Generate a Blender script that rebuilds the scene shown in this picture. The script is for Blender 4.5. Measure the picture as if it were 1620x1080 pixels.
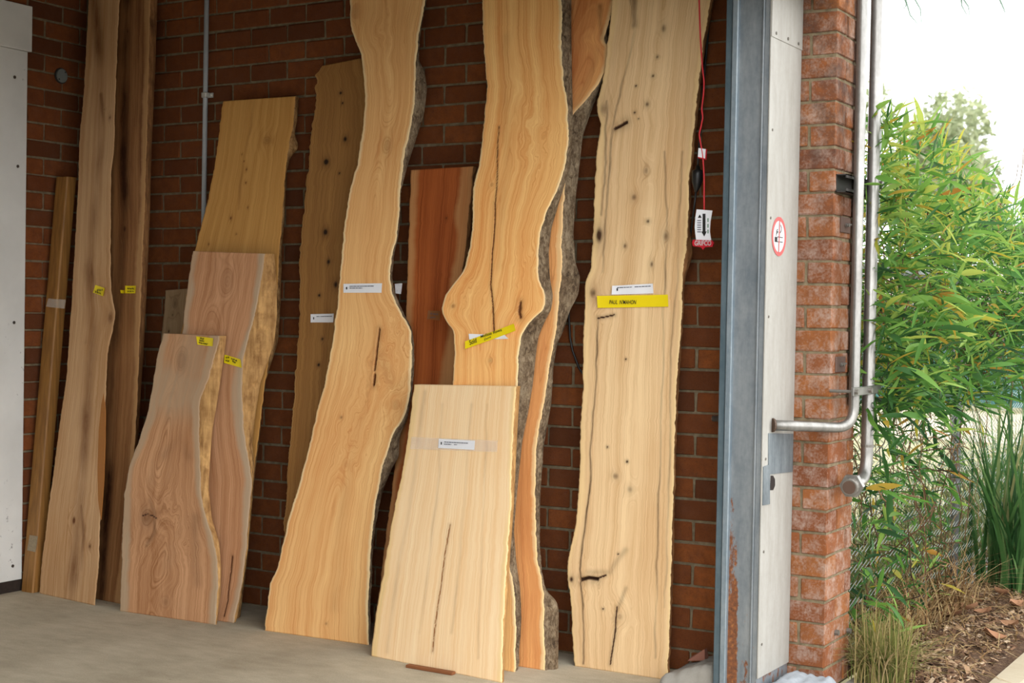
import bpy, math, random
import numpy as np
from mathutils import Matrix, Vector
from mathutils.bvhtree import BVHTree

for o in list(bpy.data.objects): bpy.data.objects.remove(o)
SC = bpy.context.scene
COL = SC.collection
rnd = random.Random(7)
nrs = np.random.RandomState(11)

# ---------------------------------------------------------------- camera
F = 2325.2                                   # focal length in pixels of a 1620 wide frame
RW = np.array([[0.85613135, -0.01763989, 0.51645711],
               [0.02491459, 0.99966396, -0.00715684],
               [-0.51615732, 0.01899451, 0.85628315]])
CAM = np.array([3.717, -5.367, 1.415])
def w3(r): return np.array([r[0], r[2], -r[1]])      # calibration axes -> world
RIGHT, DOWN, FWD = w3(RW[0]), w3(RW[1]), w3(RW[2])
cd = bpy.data.cameras.new('camera')
cd.sensor_width = 36.0
cd.lens = F / 1620 * 36
cd.clip_end = 300
cd.dof.use_dof = True
cd.dof.focus_distance = 6.2
cd.dof.aperture_fstop = 4.5
cam = bpy.data.objects.new('camera', cd)
COL.objects.link(cam)
m = Matrix.Identity(4)
for i in range(3):
    m[i][0], m[i][1], m[i][2], m[i][3] = RIGHT[i], -DOWN[i], -FWD[i], CAM[i]
cam.matrix_world = m
SC.camera = cam

# ---------------------------------------------------------------- sky, light, exposure
wd = bpy.data.worlds.new('overcast_sky')
SC.world = wd
wd.use_nodes = True
wn = wd.node_tree
bg = wn.nodes['Background']
tc = wn.nodes.new('ShaderNodeTexCoord')
ns = wn.nodes.new('ShaderNodeTexNoise')
ns.inputs['Scale'].default_value = 2.2
ns.inputs['Detail'].default_value = 4
rp = wn.nodes.new('ShaderNodeValToRGB')
rp.color_ramp.elements[0].color = (0.84, 0.89, 0.94, 1)
rp.color_ramp.elements[1].color = (1.0, 1.0, 0.99, 1)
rp.color_ramp.elements[0].position = 0.3
rp.color_ramp.elements[1].position = 0.65
wn.links.new(tc.outputs['Generated'], ns.inputs['Vector'])
wn.links.new(ns.outputs['Fac'], rp.inputs['Fac'])
wn.links.new(rp.outputs['Color'], bg.inputs['Color'])
bg.inputs['Strength'].default_value = 1.0
SC.view_settings.view_transform = 'Standard'
SC.view_settings.look = 'None'
SC.view_settings.gamma = 1.0
SC.view_settings.use_curve_mapping = False
SC.view_settings.exposure = 2.2
SC.cycles.use_denoising = True
SC.cycles.max_bounces = 8
SC.cycles.diffuse_bounces = 6

# ---------------------------------------------------------------- geometry helpers
def ray(x, y): return RIGHT * ((x - 810) / F) + DOWN * ((y - 540) / F) + FWD
def on_plane(x, y, n, d):
    n = np.asarray(n, float); r = ray(x, y)
    return CAM + r * ((d - n @ CAM) / (n @ r))
def on_y(x, y, Y): return on_plane(x, y, (0, 1, 0), Y)
def on_x(x, y, X): return on_plane(x, y, (1, 0, 0), X)
def on_z(x, y, Z=0.0): return on_plane(x, y, (0, 0, 1), Z)

ORG = {}
def setp(o, label=None, cat=None, group=None, kind=None):
    if label: o['label'] = label
    if cat: o['category'] = cat
    if group: o['group'] = group
    if kind: o['kind'] = kind
    return o
def link(o, parent=None, loc=(0, 0, 0)):
    COL.objects.link(o)
    loc = np.asarray(loc, float)
    ORG[o.name] = loc
    if parent is not None:
        o.parent = parent
        o.location = loc - ORG[parent.name]
    else:
        o.location = loc
    return o
def empty(name, loc):
    return link(bpy.data.objects.new(name, None), None, loc)
def mesh_data(name, verts, faces, mat=None, smooth=False, mats=None, midx=None):
    me = bpy.data.meshes.new(name)
    verts = np.asarray(verts, np.float32)
    if isinstance(faces, np.ndarray) and faces.ndim == 2:
        nf, k = faces.shape
        me.vertices.add(len(verts)); me.vertices.foreach_set('co', verts.ravel())
        me.loops.add(nf * k); me.loops.foreach_set('vertex_index', faces.astype(np.int32).ravel())
        me.polygons.add(nf)
        me.polygons.foreach_set('loop_start', np.arange(0, nf * k, k, dtype=np.int32))
        me.polygons.foreach_set('loop_total', np.full(nf, k, np.int32))
        me.update(calc_edges=True)
    else:
        me.from_pydata([tuple(map(float, v)) for v in verts], [], [tuple(int(i) for i in f) for f in faces])
        me.update()
    for mt in (mats or ([mat] if mat else [])): me.materials.append(mt)
    if midx is not None: me.polygons.foreach_set('material_index', np.asarray(midx, np.int32))
    if smooth: me.polygons.foreach_set('use_smooth', np.ones(len(me.polygons), bool))
    return me
def mobj(name, verts, faces, mat, parent=None, origin=None, smooth=False, **kw):
    verts = np.asarray(verts, float)
    if origin is None:
        origin = ORG[parent.name] if parent is not None else np.array([verts[:, 0].mean(), verts[:, 1].mean(), verts[:, 2].min()])
    origin = np.asarray(origin, float)
    me = mesh_data(name, verts - origin, faces, mat, smooth, **kw)
    return link(bpy.data.objects.new(name, me), parent, origin)

class MB:
    """collects shapes for one mesh object"""
    def __init__(s): s.v = []; s.f = []
    def add(s, v, f):
        b = len(s.v); s.v += [tuple(map(float, p)) for p in v]; s.f += [tuple(i + b for i in q) for q in f]; return s
    def box(s, a, b, ch=0.0):
        x0, y0, z0 = a; x1, y1, z1 = b
        if ch <= 0:
            v = [(x0, y0, z0), (x1, y0, z0), (x1, y1, z0), (x0, y1, z0), (x0, y0, z1), (x1, y0, z1), (x1, y1, z1), (x0, y1, z1)]
            return s.add(v, [(0, 3, 2, 1), (4, 5, 6, 7), (0, 1, 5, 4), (1, 2, 6, 5), (2, 3, 7, 6), (3, 0, 4, 7)])
        vv, ff = chamfer_box(a, b, ch)
        return s.add(vv, ff)
    def tube(s, pts, r, n=8, cap=True):
        pts = [np.asarray(p, float) for p in pts]
        rr = r if hasattr(r, '__len__') else [r] * len(pts)
        ref = None; rings = []
        for i, p in enumerate(pts):
            t = pts[min(i + 1, len(pts) - 1)] - pts[max(i - 1, 0)]
            t = t / (np.linalg.norm(t) + 1e-12)
            if ref is None:
                ref = np.cross(t, (0, 0, 1)) if abs(t[2]) < .9 else np.cross(t, (1, 0, 0))
            ref = ref - t * (ref @ t); ref /= np.linalg.norm(ref) + 1e-12
            b = np.cross(t, ref)
            rings.append([p + rr[i] * (math.cos(2 * math.pi * k / n) * ref + math.sin(2 * math.pi * k / n) * b) for k in range(n)])
        v = [q for g in rings for q in g]; f = []
        for i in range(len(pts) - 1):
            for k in range(n):
                a = i * n + k; c = i * n + (k + 1) % n
                f.append((a, c, c + n, a + n))
        if cap:
            f.append(tuple(range(n))[::-1]); f.append(tuple((len(pts) - 1) * n + k for k in range(n)))
        return s.add(v, f)
    def obj(s, name, mat, parent=None, origin=None, smooth=False):
        return mobj(name, s.v, s.f, mat, parent, origin, smooth)

def chamfer_box(a, b, c):
    a = np.asarray(a, float); b = np.asarray(b, float)
    v = []; idx = {}
    for sx in (0, 1):
        for sy in (0, 1):
            for sz in (0, 1):
                for ax in range(3):
                    p = [(b if q else a)[i] for i, q in enumerate((sx, sy, sz))]
                    for i, q in enumerate((sx, sy, sz)):
                        if i != ax: p[i] += -c if q else c
                    idx[(sx, sy, sz, ax)] = len(v); v.append(p)
    f = []
    for ax in range(3):
        o = [i for i in range(3) if i != ax]
        for sd in (0, 1):
            q = []
            for (p1, p2) in ((0, 0), (1, 0), (1, 1), (0, 1)):
                k = [0, 0, 0]; k[ax] = sd; k[o[0]] = p1; k[o[1]] = p2
                q.append(idx[(*k, ax)])
            f.append(q)
        for p1 in (0, 1):
            for p2 in (0, 1):
                k0 = [0, 0, 0]; k1 = [0, 0, 0]
                k0[o[0]] = k1[o[0]] = p1; k0[o[1]] = k1[o[1]] = p2; k1[ax] = 1
                f.append([idx[(*k0, o[0])], idx[(*k1, o[0])], idx[(*k1, o[1])], idx[(*k0, o[1])]])
    for sx in (0, 1):
        for sy in (0, 1):
            for sz in (0, 1): f.append([idx[(sx, sy, sz, ax)] for ax in range(3)])
    # orient outward
    ctr = (a + b) / 2; V = np.array(v)
    out = []
    for q in f:
        n = np.cross(V[q[1]] - V[q[0]], V[q[2]] - V[q[0]])
        out.append(tuple(q if n @ (V[list(q)].mean(0) - ctr) > 0 else q[::-1]))
    return v, out

def vnoise(x, y, seed=0):
    x = np.asarray(x, float); y = np.asarray(y, float)
    xi = np.floor(x).astype(np.int64); yi = np.floor(y).astype(np.int64)
    fx = x - xi; fy = y - yi
    fx = fx * fx * (3 - 2 * fx); fy = fy * fy * (3 - 2 * fy)
    def h(a, b):
        n = (a * 374761393 + b * 668265263 + seed * 974634777) & 0x7fffffff
        n = ((n ^ (n >> 13)) * 1274126177) & 0x7fffffff
        return ((n ^ (n >> 16)) & 0xffff) / 65535.0
    return (h(xi, yi) * (1 - fx) + h(xi + 1, yi) * fx) * (1 - fy) + (h(xi, yi + 1) * (1 - fx) + h(xi + 1, yi + 1) * fx) * fy
def fbm(x, y, seed=0, oct=4):
    s = 0; a = .5; 
    for i in range(oct):
        s = s + a * (vnoise(np.asarray(x) * 2 ** i, np.asarray(y) * 2 ** i, seed + i * 17) - .5); a *= .5
    return s * 2
def smooth_poly(pts, vq, sig=.010):
    """pts (n,2) as (u,v); returns u at heights vq, softly rounded"""
    p = np.array(sorted(map(tuple, pts), key=lambda q: q[1]))
    vv = np.linspace(p[0, 1], p[-1, 1], 900)
    uu = np.interp(vv, p[:, 1], p[:, 0])
    st = (vv[1] - vv[0]) or 1e-6
    k = max(1, int(3 * sig / st)); g = np.exp(-.5 * (np.arange(-k, k + 1) * st / sig) ** 2); g /= g.sum()
    # extend linearly at the ends before blurring
    a = uu[0] + (uu[0] - uu[min(k, 899)]) * np.arange(k, 0, -1) / k; b = uu[-1] + (uu[-1] - uu[-1 - min(k, 899)]) * np.arange(1, k + 1) / k
    uu = np.convolve(np.r_[a, uu, b], g, 'valid')
    return np.interp(vq, vv, uu)

# ---------------------------------------------------------------- materials
def lin(r, g, b):
    return tuple(((c / 255 + .055) / 1.055) ** 2.4 if c > 10 else c / 255 / 12.92 for c in (r, g, b))
class NT:
    def __init__(s, name):
        s.m = bpy.data.materials.new(name); s.m.use_nodes = True
        s.t = s.m.node_tree; s.b = s.t.nodes['Principled BSDF']
    def n(s, typ, props=None, **inp):
        nd = s.t.nodes.new('ShaderNode' + typ)
        for k, v in (props or {}).items(): setattr(nd, k, v)
        for k, v in inp.items():
            i = int(k[1:]) if k[0] == '_' and k[1:].isdigit() else k.replace('_', ' ')
            s.set(nd.inputs[i], v)
        return nd
    def set(s, sock, v):
        if isinstance(v, bpy.types.NodeSocket): s.t.links.new(v, sock)
        elif isinstance(v, (tuple, list)):
            if len(sock.default_value) == 4 and len(v) == 3: v = (*v, 1)
            sock.default_value = v
        else: sock.default_value = v
    def math(s, op, a, b=0.0, clamp=False):
        nd = s.t.nodes.new('ShaderNodeMath'); nd.operation = op; nd.use_clamp = clamp
        s.set(nd.inputs[0], a); s.set(nd.inputs[1], b); return nd.outputs[0]
    def mix(s, fac, a, b, typ='MIX'):
        nd = s.t.nodes.new('ShaderNodeMix'); nd.data_type = 'RGBA'; nd.blend_type = typ; nd.clamp_factor = True
        s.set(nd.inputs[0], fac); s.set(nd.inputs[6], a); s.set(nd.inputs[7], b); return nd.outputs[2]
    def noise(s, vec=None, scale=5., detail=4., rough=.55, dim='3D', w=None, dist=0.):
        nd = s.t.nodes.new('ShaderNodeTexNoise'); nd.noise_dimensions = dim
        nd.inputs['Scale'].default_value = scale; nd.inputs['Detail'].default_value = detail
        nd.inputs['Roughness'].default_value = rough; nd.inputs['Distortion'].default_value = dist
        if vec is not None: s.set(nd.inputs['Vector'], vec)
        if w is not None: s.set(nd.inputs['W'], w)
        return nd.outputs[0]
    def ramp(s, fac, *stops):
        nd = s.t.nodes.new('ShaderNodeValToRGB'); e = nd.color_ramp.elements
        while len(e) < len(stops): e.new(.5)
        for q, (p, c) in zip(e, stops):
            q.position = p; q.color = (*c, 1) if hasattr(c, '__len__') else (c, c, c, 1)
        s.set(nd.inputs[0], fac); return nd.outputs[0]
    def attr(s, name, out='Fac'):
        nd = s.t.nodes.new('ShaderNodeAttribute'); nd.attribute_name = name; return nd.outputs[out]
    def obj(s): return s.n('TexCoord').outputs['Object']
    def wpos(s): return s.n('NewGeometry').outputs['Position']
    def mapv(s, vec, sc): return s.n('VectorMath', {'operation': 'MULTIPLY'}, _0=vec, _1=sc).outputs[0]
    def bump(s, h, strength=.3, dist=.01):
        nd = s.n('Bump', Strength=strength, Distance=dist, Height=h); s.set(s.b.inputs['Normal'], nd.outputs[0])
    def out(s, col, rough=.7, metal=0., spec=None):
        s.set(s.b.inputs['Base Color'], col); s.set(s.b.inputs['Roughness'], rough); s.set(s.b.inputs['Metallic'], metal)
        if spec is not None: s.set(s.b.inputs['Specular IOR Level'], spec)
        return s.m

def plain(name, col, rough=.6, metal=0., var=.12, scale=30):
    t = NT(name); n = t.noise(t.obj(), scale, 4)
    d = tuple(c * (1 - var * 2) for c in col)
    return t.out(t.mix(n, col, d), rough, metal)

def wood_mat(name, light, dark, sap, deep, a=(.45, .4, .5, .45), f1=30., f2=210., fib=300., seed=0.):
    t = NT(name)
    ring = t.attr('ring'); qv = t.attr('qv', 'Vector'); sp = t.attr('sap'); dk = t.attr('dark')
    wob = t.noise(t.mapv(qv, (24, 6, 1)), 1, 3)
    r2 = t.math('ADD', ring, t.math('MULTIPLY', t.math('SUBTRACT', wob, .5), .0035))
    n1 = t.noise(dim='1D', w=t.math('ADD', t.math('MULTIPLY', r2, f1), seed), scale=1, detail=4, rough=.65)
    n2 = t.noise(dim='1D', w=t.math('ADD', t.math('MULTIPLY', r2, f2), seed), scale=1, detail=2, rough=.6)
    n3 = t.noise(t.mapv(qv, (fib, 6, 1)), 1, 3, .65)
    n4 = t.noise(t.mapv(qv, (4, 1.1, 1)), 1, 3, .5)
    n5 = t.noise(t.mapv(qv, (26, .8, 1)), 1, 4, .6)
    fac = .47
    for n, k in zip((n1, n2, n3, n4, n5), (*a, .75)):
        fac = t.math('ADD', t.math('MULTIPLY', t.math('SUBTRACT', n, .5), k * 2), fac)
    col = t.mix(t.math('MULTIPLY', fac, 1., True), light, dark)
    # occasional darker latewood lines
    ln = t.ramp(n2, (.60, 0.), (.72, .30))
    col = t.mix(ln, col, tuple(c * .72 for c in dark))
    sv = t.math('ADD', t.math('MULTIPLY', t.math('SUBTRACT', n2, .5), .35), t.math('ADD', t.math('MULTIPLY', t.math('SUBTRACT', n3, .5), .5), .92))
    scol = t.n('VectorMath', {'operation': 'SCALE'}, _0=t.ramp(n4, (0., sap), (1., sap)), Scale=sv).outputs[0]
    sfac = t.math('ADD', t.math('MULTIPLY', sp, .8), t.math('MULTIPLY', t.math('SUBTRACT', n5, .5), t.math('MULTIPLY', sp, 1.1)), True)
    col = t.mix(sfac, col, scol)
    dn = t.noise(t.mapv(qv, (60, 14, 1)), 1, 4, .65)
    df = t.math('MULTIPLY', dk, t.math('ADD', dn, .5), True)
    col = t.mix(df, col, deep)
    h = t.math('ADD', t.math('MULTIPLY', n3, .6), t.math('MULTIPLY', n2, .4))
    t.bump(h, .22, .002)
    return t.out(col, t.math('ADD', t.math('MULTIPLY', n3, .2), .55), spec=.2)

def bark_mat(name, c0, c1, c2, sc=1.):
    t = NT(name); p = t.obj()
    n = t.noise(t.mapv(p, (60 * sc, 60 * sc, 26 * sc)), 1, 7, .72, dist=.8)
    m = t.noise(t.mapv(p, (140 * sc, 140 * sc, 60 * sc)), 1, 4, .7)
    g = t.noise(p, 7, 4, .6)
    f = t.math('ADD', t.math('MULTIPLY', n, .75), t.math('ADD', t.math('MULTIPLY', m, .3), t.math('MULTIPLY', t.math('SUBTRACT', g, .5), .4)))
    col = t.ramp(f, (.36, c0), (.5, c1), (.68, c2))
    t.bump(t.math('ADD', n, t.math('MULTIPLY', m, .5)), .9, .012)
    return t.out(col, .9, spec=.12)
def edge_mat(name, c0, c1):
    t = NT(name); p = t.obj()
    n = t.noise(t.mapv(p, (60, 60, 6)), 1, 5, .6); n2 = t.noise(p, 14, 4)
    f = t.math('ADD', t.math('MULTIPLY', n, .7), t.math('MULTIPLY', n2, .45))
    col = t.ramp(f, (.36, c0), (.78, c1))
    t.bump(n, .5, .006)
    return t.out(col, .75, spec=.2)

def brick_mat(name):
    t = NT(name)
    oi = t.n('ObjectInfo'); r = oi.outputs['Random']
    p = t.wpos()
    sx = t.n('SeparateXYZ', Vector=p)
    base = t.ramp(r, (0., lin(84, 47, 26)), (.25, lin(114, 63, 31)), (.5, lin(128, 71, 34)), (.75, lin(102, 55, 29)), (1., lin(142, 80, 38)))
    n = t.noise(p, 22, 5, .65); fine = t.noise(p, 260, 2, .5)
    col = t.mix(t.ramp(n, (.3, 0.), (.7, .65)), base, lin(90, 50, 28))
    col = t.mix(t.ramp(fine, (.55, 0.), (.75, .5)), col, lin(58, 34, 22))
    # the outer corner is weathered: paler clay, white bloom, grey grime high up
    ox = t.math('MULTIPLY', t.math('SUBTRACT', sx.outputs[0], 1.66), 12., True)
    e = t.noise(p, 13, 6, .7); e2 = t.noise(p, 110, 3, .6)
    eff = t.math('MULTIPLY', t.ramp(t.math('ADD', t.math('MULTIPLY', e, .75), t.math('MULTIPLY', e2, .32)), (.49, 0.), (.70, .85)), t.math('ADD', t.math('MULTIPLY', ox, .8), .04))
    warm = t.mix(t.math('MULTIPLY', ox, .85), col, t.mix(t.ramp(n, (.3, 0.), (.7, .7)), t.ramp(r, (0., lin(112, 64, 40)), (.35, lin(134, 80, 44)), (.7, lin(144, 90, 48)), (1., lin(118, 70, 46))), lin(104, 64, 42)))
    col = t.mix(eff, warm, lin(160, 142, 130))
    gz = t.math('MULTIPLY', t.math('MULTIPLY', t.math('SUBTRACT', sx.outputs[2], 1.35), 1.2, True), ox)
    gr = t.math('MULTIPLY', t.ramp(t.noise(p, 8, 5, .7), (.42, 0.), (.62, .75)), gz)
    col = t.mix(gr, col, lin(66, 52, 46))
    t.bump(t.math('ADD', n, t.math('MULTIPLY', fine, .5)), .35, .004)
    return t.out(col, .9, spec=.15)
def mortar_mat(name):
    t = NT(name); p = t.wpos(); n = t.noise(p, 40, 5, .6)
    t.bump(t.noise(p, 300, 3), .4, .003)
    return t.out(t.ramp(n, (.3, lin(100, 88, 68)), (.7, lin(134, 120, 96))), .95, spec=.1)
def concrete_mat(name, c0, c1, sc=1.):
    t = NT(name); p = t.wpos()
    n = t.noise(p, 1.6 * sc, 6, .6); n2 = t.noise(p, 160 * sc, 3, .6); n3 = t.noise(t.mapv(p, (7, 16, 1)), sc, 5, .65)
    f = t.math('ADD', t.math('MULTIPLY', n, .55), t.math('ADD', t.math('MULTIPLY', n2, .25), t.math('MULTIPLY', n3, .3)))
    col = t.ramp(f, (.38, c0), (.7, c1))
    spots = t.ramp(t.noise(p, 26 * sc, 3, .7), (.68, 0.), (.74, .55))
    col = t.mix(spots, col, tuple(c * .45 for c in c0))
    t.bump(n2, .25, .002)
    return t.out(col, .85, spec=.25)
def galv_mat(name, c0, c1, rust=0., metal=.35, rough=.5):
    t = NT(name); p = t.wpos()
    n = t.noise(t.mapv(p, (24, 24, 5)), 1, 6, .65); n2 = t.noise(t.mapv(p, (60, 60, 50)), 1, 4, .6)
    col = t.ramp(t.math('ADD', t.math('MULTIPLY', n, .75), t.math('MULTIPLY', n2, .25)), (.35, c0), (.66, c1))
    met = metal; rg = rough
    if rust > 0:
        # rust creeping up from the wet foot of the jamb
        z = t.n('SeparateXYZ', Vector=p).outputs[2]; x = t.n('SeparateXYZ', Vector=p).outputs[0]
        left = t.math('MULTIPLY', t.math('SUBTRACT', 1.668, x), 60., True)
        lo_ = t.math('SUBTRACT', .98, t.math('MULTIPLY', z, .85)); hi_ = t.math('SUBTRACT', .50, t.math('MULTIPLY', z, .75))
        aa = t.math('ADD', t.math('MULTIPLY', lo_, left), t.math('MULTIPLY', hi_, t.math('SUBTRACT', 1., left)))
        rn = t.math('ADD', aa, t.math('MULTIPLY', t.math('SUBTRACT', t.noise(t.mapv(p, (40, 40, 16)), 1, 6, .7), .5), 1.3))
        rf = t.ramp(rn, (.46, 0.), (.56, 1.))
        rc = t.ramp(t.noise(p, 70, 5, .7), (.3, lin(74, 44, 30)), (.55, lin(120, 70, 38)), (.75, lin(176, 118, 62)))
        col = t.mix(t.math('MULTIPLY', rf, rust), col, rc)
        met = t.math('MULTIPLY', t.math('SUBTRACT', 1., rf), metal)
    t.bump(n2, .15, .002)
    return t.out(col, rg, met)
def leaf_mat(name, a, b, c, tr=.35):
    t = NT(name)
    r = t.attr('tint'); oi = t.n('ObjectInfo').outputs['Random']
    f = t.math('FRACT', t.math('ADD', r, oi))
    col = t.ramp(f, (0., a), (.45, b), (.86, b), (.93, c), (1., c))
    t.out(col, .45, spec=.4)
    tl = t.n('BsdfTranslucent', Color=col)
    mx = t.n('MixShader', _0=tr, _1=t.b.outputs[0], _2=tl.outputs[0])
    t.t.links.new(mx.outputs[0], t.t.nodes['Material Output'].inputs['Surface'])
    return t.m

BRICK = brick_mat('fired_clay_brick'); MORTAR = mortar_mat('grey_mortar')
CONC = concrete_mat('garage_concrete', lin(154, 142, 120), lin(202, 191, 168))
KERBC = concrete_mat('kerb_concrete', lin(139, 125, 101), lin(157, 146, 125), 2.)
PATHC = concrete_mat('path_concrete', lin(150, 145, 136), lin(167, 163, 155), 2.)
WHITEP = None
STEEL = galv_mat('stainless_pipe_metal', lin(118, 115, 110), lin(152, 149, 144), 0, .8, .36)
GALV = galv_mat('galvanised_steel', lin(103, 111, 117), lin(137, 141, 143), 1., .3, .5)
BLUEG = galv_mat('blue_grey_steel', lin(67, 85, 94), lin(94, 109, 117), 0, .25, .5)
LIGHTG = galv_mat('pale_steel', lin(103, 118, 128), lin(141, 150, 155), 0, .3, .5)
BEIGE = galv_mat('beige_sheet_metal', lin(142, 138, 130), lin(158, 155, 148), 0, .05, .55)
PAPER = plain('white_paper', lin(236, 236, 240), .7, 0, .03)
INK = plain('black_ink', lin(22, 20, 18), .6)
YELLOW = plain('yellow_tape', lin(240, 214, 10), .45, 0, .03)
BLACKP = plain('black_plastic', lin(26, 25, 25), .4)
REDP = plain('red_plastic', lin(188, 20, 38), .45, 0, .05)
REDC = plain('red_cord_sheath', lin(210, 40, 48), .5, 0, .05)
def white_wall():
    t = NT('worn_white_paint'); p = t.wpos()
    n = t.noise(p, 3, 5); chips = t.ramp(t.noise(p, 34, 4, .7), (.64, 0.), (.66, 1.))
    area = t.ramp(t.noise(p, 1.7, 2, .5), (.5, 0.), (.6, 1.))
    col = t.ramp(n, (.3, lin(206, 206, 202)), (.7, lin(226, 226, 222)))
    return t.out(t.mix(t.math('MULTIPLY', chips, area), col, lin(60, 54, 46)), .5)
WHITEP = white_wall()

# ================================================================ the setting
COURSE, BW, WALL_END, THICK, LEFTX = .086, .2227, 1.887, .29, -2.106
CEIL = 3.35
# floor: garage slab, drive outside and the ground beyond are separate surfaces
b = MB(); b.box((LEFTX - .2, -7.2, -.12), (1.9, .02, 0.)); setp(b.obj('floor', CONC), kind='structure')
b = MB(); b.box((1.9, -14, -.12), (9, .32, -.004)); setp(b.obj('floor_driveway', PATHC), kind='structure')
b = MB(); b.box((9, -150, -.14), (150, .32, -.03)); b.box((-150, -150, -.14), (9, -14, -.03)); setp(b.obj('floor_unseen_ground', concrete_mat('unseen_ground_asphalt', lin(58, 58, 58), lin(82, 82, 80))), kind='structure')  # unseen dark ground added to cut the light reaching the slab tops
b = MB(); b.box((LEFTX - .25, -7.2, CEIL), (1.9, .29, CEIL + .15)); setp(b.obj('ceiling', plain('ceiling_board', lin(70, 62, 54), .8)), kind='structure')

UNIT = {}
def brick_mesh(kind):
    """three worn variants of a brick 1 x 1 x 1 in local size, scaled when placed"""
    if kind in UNIT: return UNIT[kind]
    L, D, H = kind[:3]
    v, f = chamfer_box((0, 0, 0), (L, D, H), .004)
    r = np.random.RandomState(int(kind[3] * 31 + L * 1000))
    v = np.array(v) + r.uniform(-.0022, .0022, (24, 3))
    UNIT[kind] = mesh_data('brick', v, f, BRICK)
    return UNIT[kind]
BRICKS_MAIN = []      # (x0, x1, y0, y1, row)
J = .010
for j in range(0, 39):
    off = 0. if j % 2 == 0 else .5
    k0 = math.floor(LEFTX / BW)
    for k in range(k0 - 1, 10):
        x0 = max((k + off) * BW, LEFTX) + J / 2; x1 = (k + 1 + off) * BW - J / 2
        y1 = .105
        if x1 > WALL_END - .02:
            if x0 > WALL_END - .03: continue
            x1 = WALL_END
            if j % 2 == 0: y1 = .218
        if x1 - x0 < .03: continue
        BRICKS_MAIN.append((x0, x1, 0., y1, j))
    # return face of the wall end
    y0 = .228 if j % 2 == 0 else .115
    BRICKS_MAIN.append((WALL_END - .105, WALL_END, y0, THICK, j))
wallR = MB()
wallR.box((LEFTX, .006, 0), (WALL_END - .006, THICK - .004, CEIL))
wall_right = setp(wallR.obj('wall_right', MORTAR, origin=(0, 0, 0)), kind='structure')
wl = MB(); wl.box((LEFTX - .25, -7.2, 0), (LEFTX - .006, .29, CEIL))
wall_left = setp(wl.obj('wall_left', MORTAR, origin=(LEFTX, 0, 0)), kind='structure')
def place_brick(parent, x0, y0, z0, L, D, H):
    me = brick_mesh((round(L, 3), round(D, 3), round(H, 3), rnd.randrange(3)))
    o = bpy.data.objects.new('brick', me)
    link(o, parent, (x0 + rnd.uniform(-.001, .001), y0 + rnd.uniform(-.002, .002), z0 + rnd.uniform(-.0015, .0015)))
    return o
for j in range(0, 36):
    off = 0. if j % 2 == 0 else .5
    z0 = j * COURSE + J / 2
    for k in range(-1, 3):
        ya = -.2718 + (k - 1 + off) * BW + J / 2; yb = min(ya + BW - J, -.002)
        if yb - ya < .02 or yb < -.6: continue
        place_brick(wall_left, LEFTX - .1, ya, z0, .1, yb - ya, COURSE - J)
# unseen door head, lowered to darken the slab tops, and far jamb of the opening
b = MB(); b.box((1.60, -7.2, 2.64), (1.9, 0., CEIL)); setp(b.obj('trim_1', plain('door_head_paint', lin(150, 146, 138))), kind='structure')
b = MB(); b.box((LEFTX - .25, -7.35, 0), (1.9, -7.2, CEIL)); setp(b.obj('wall_back', plain('far_wall_paint', lin(96, 84, 72), .9)), kind='structure')





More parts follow.
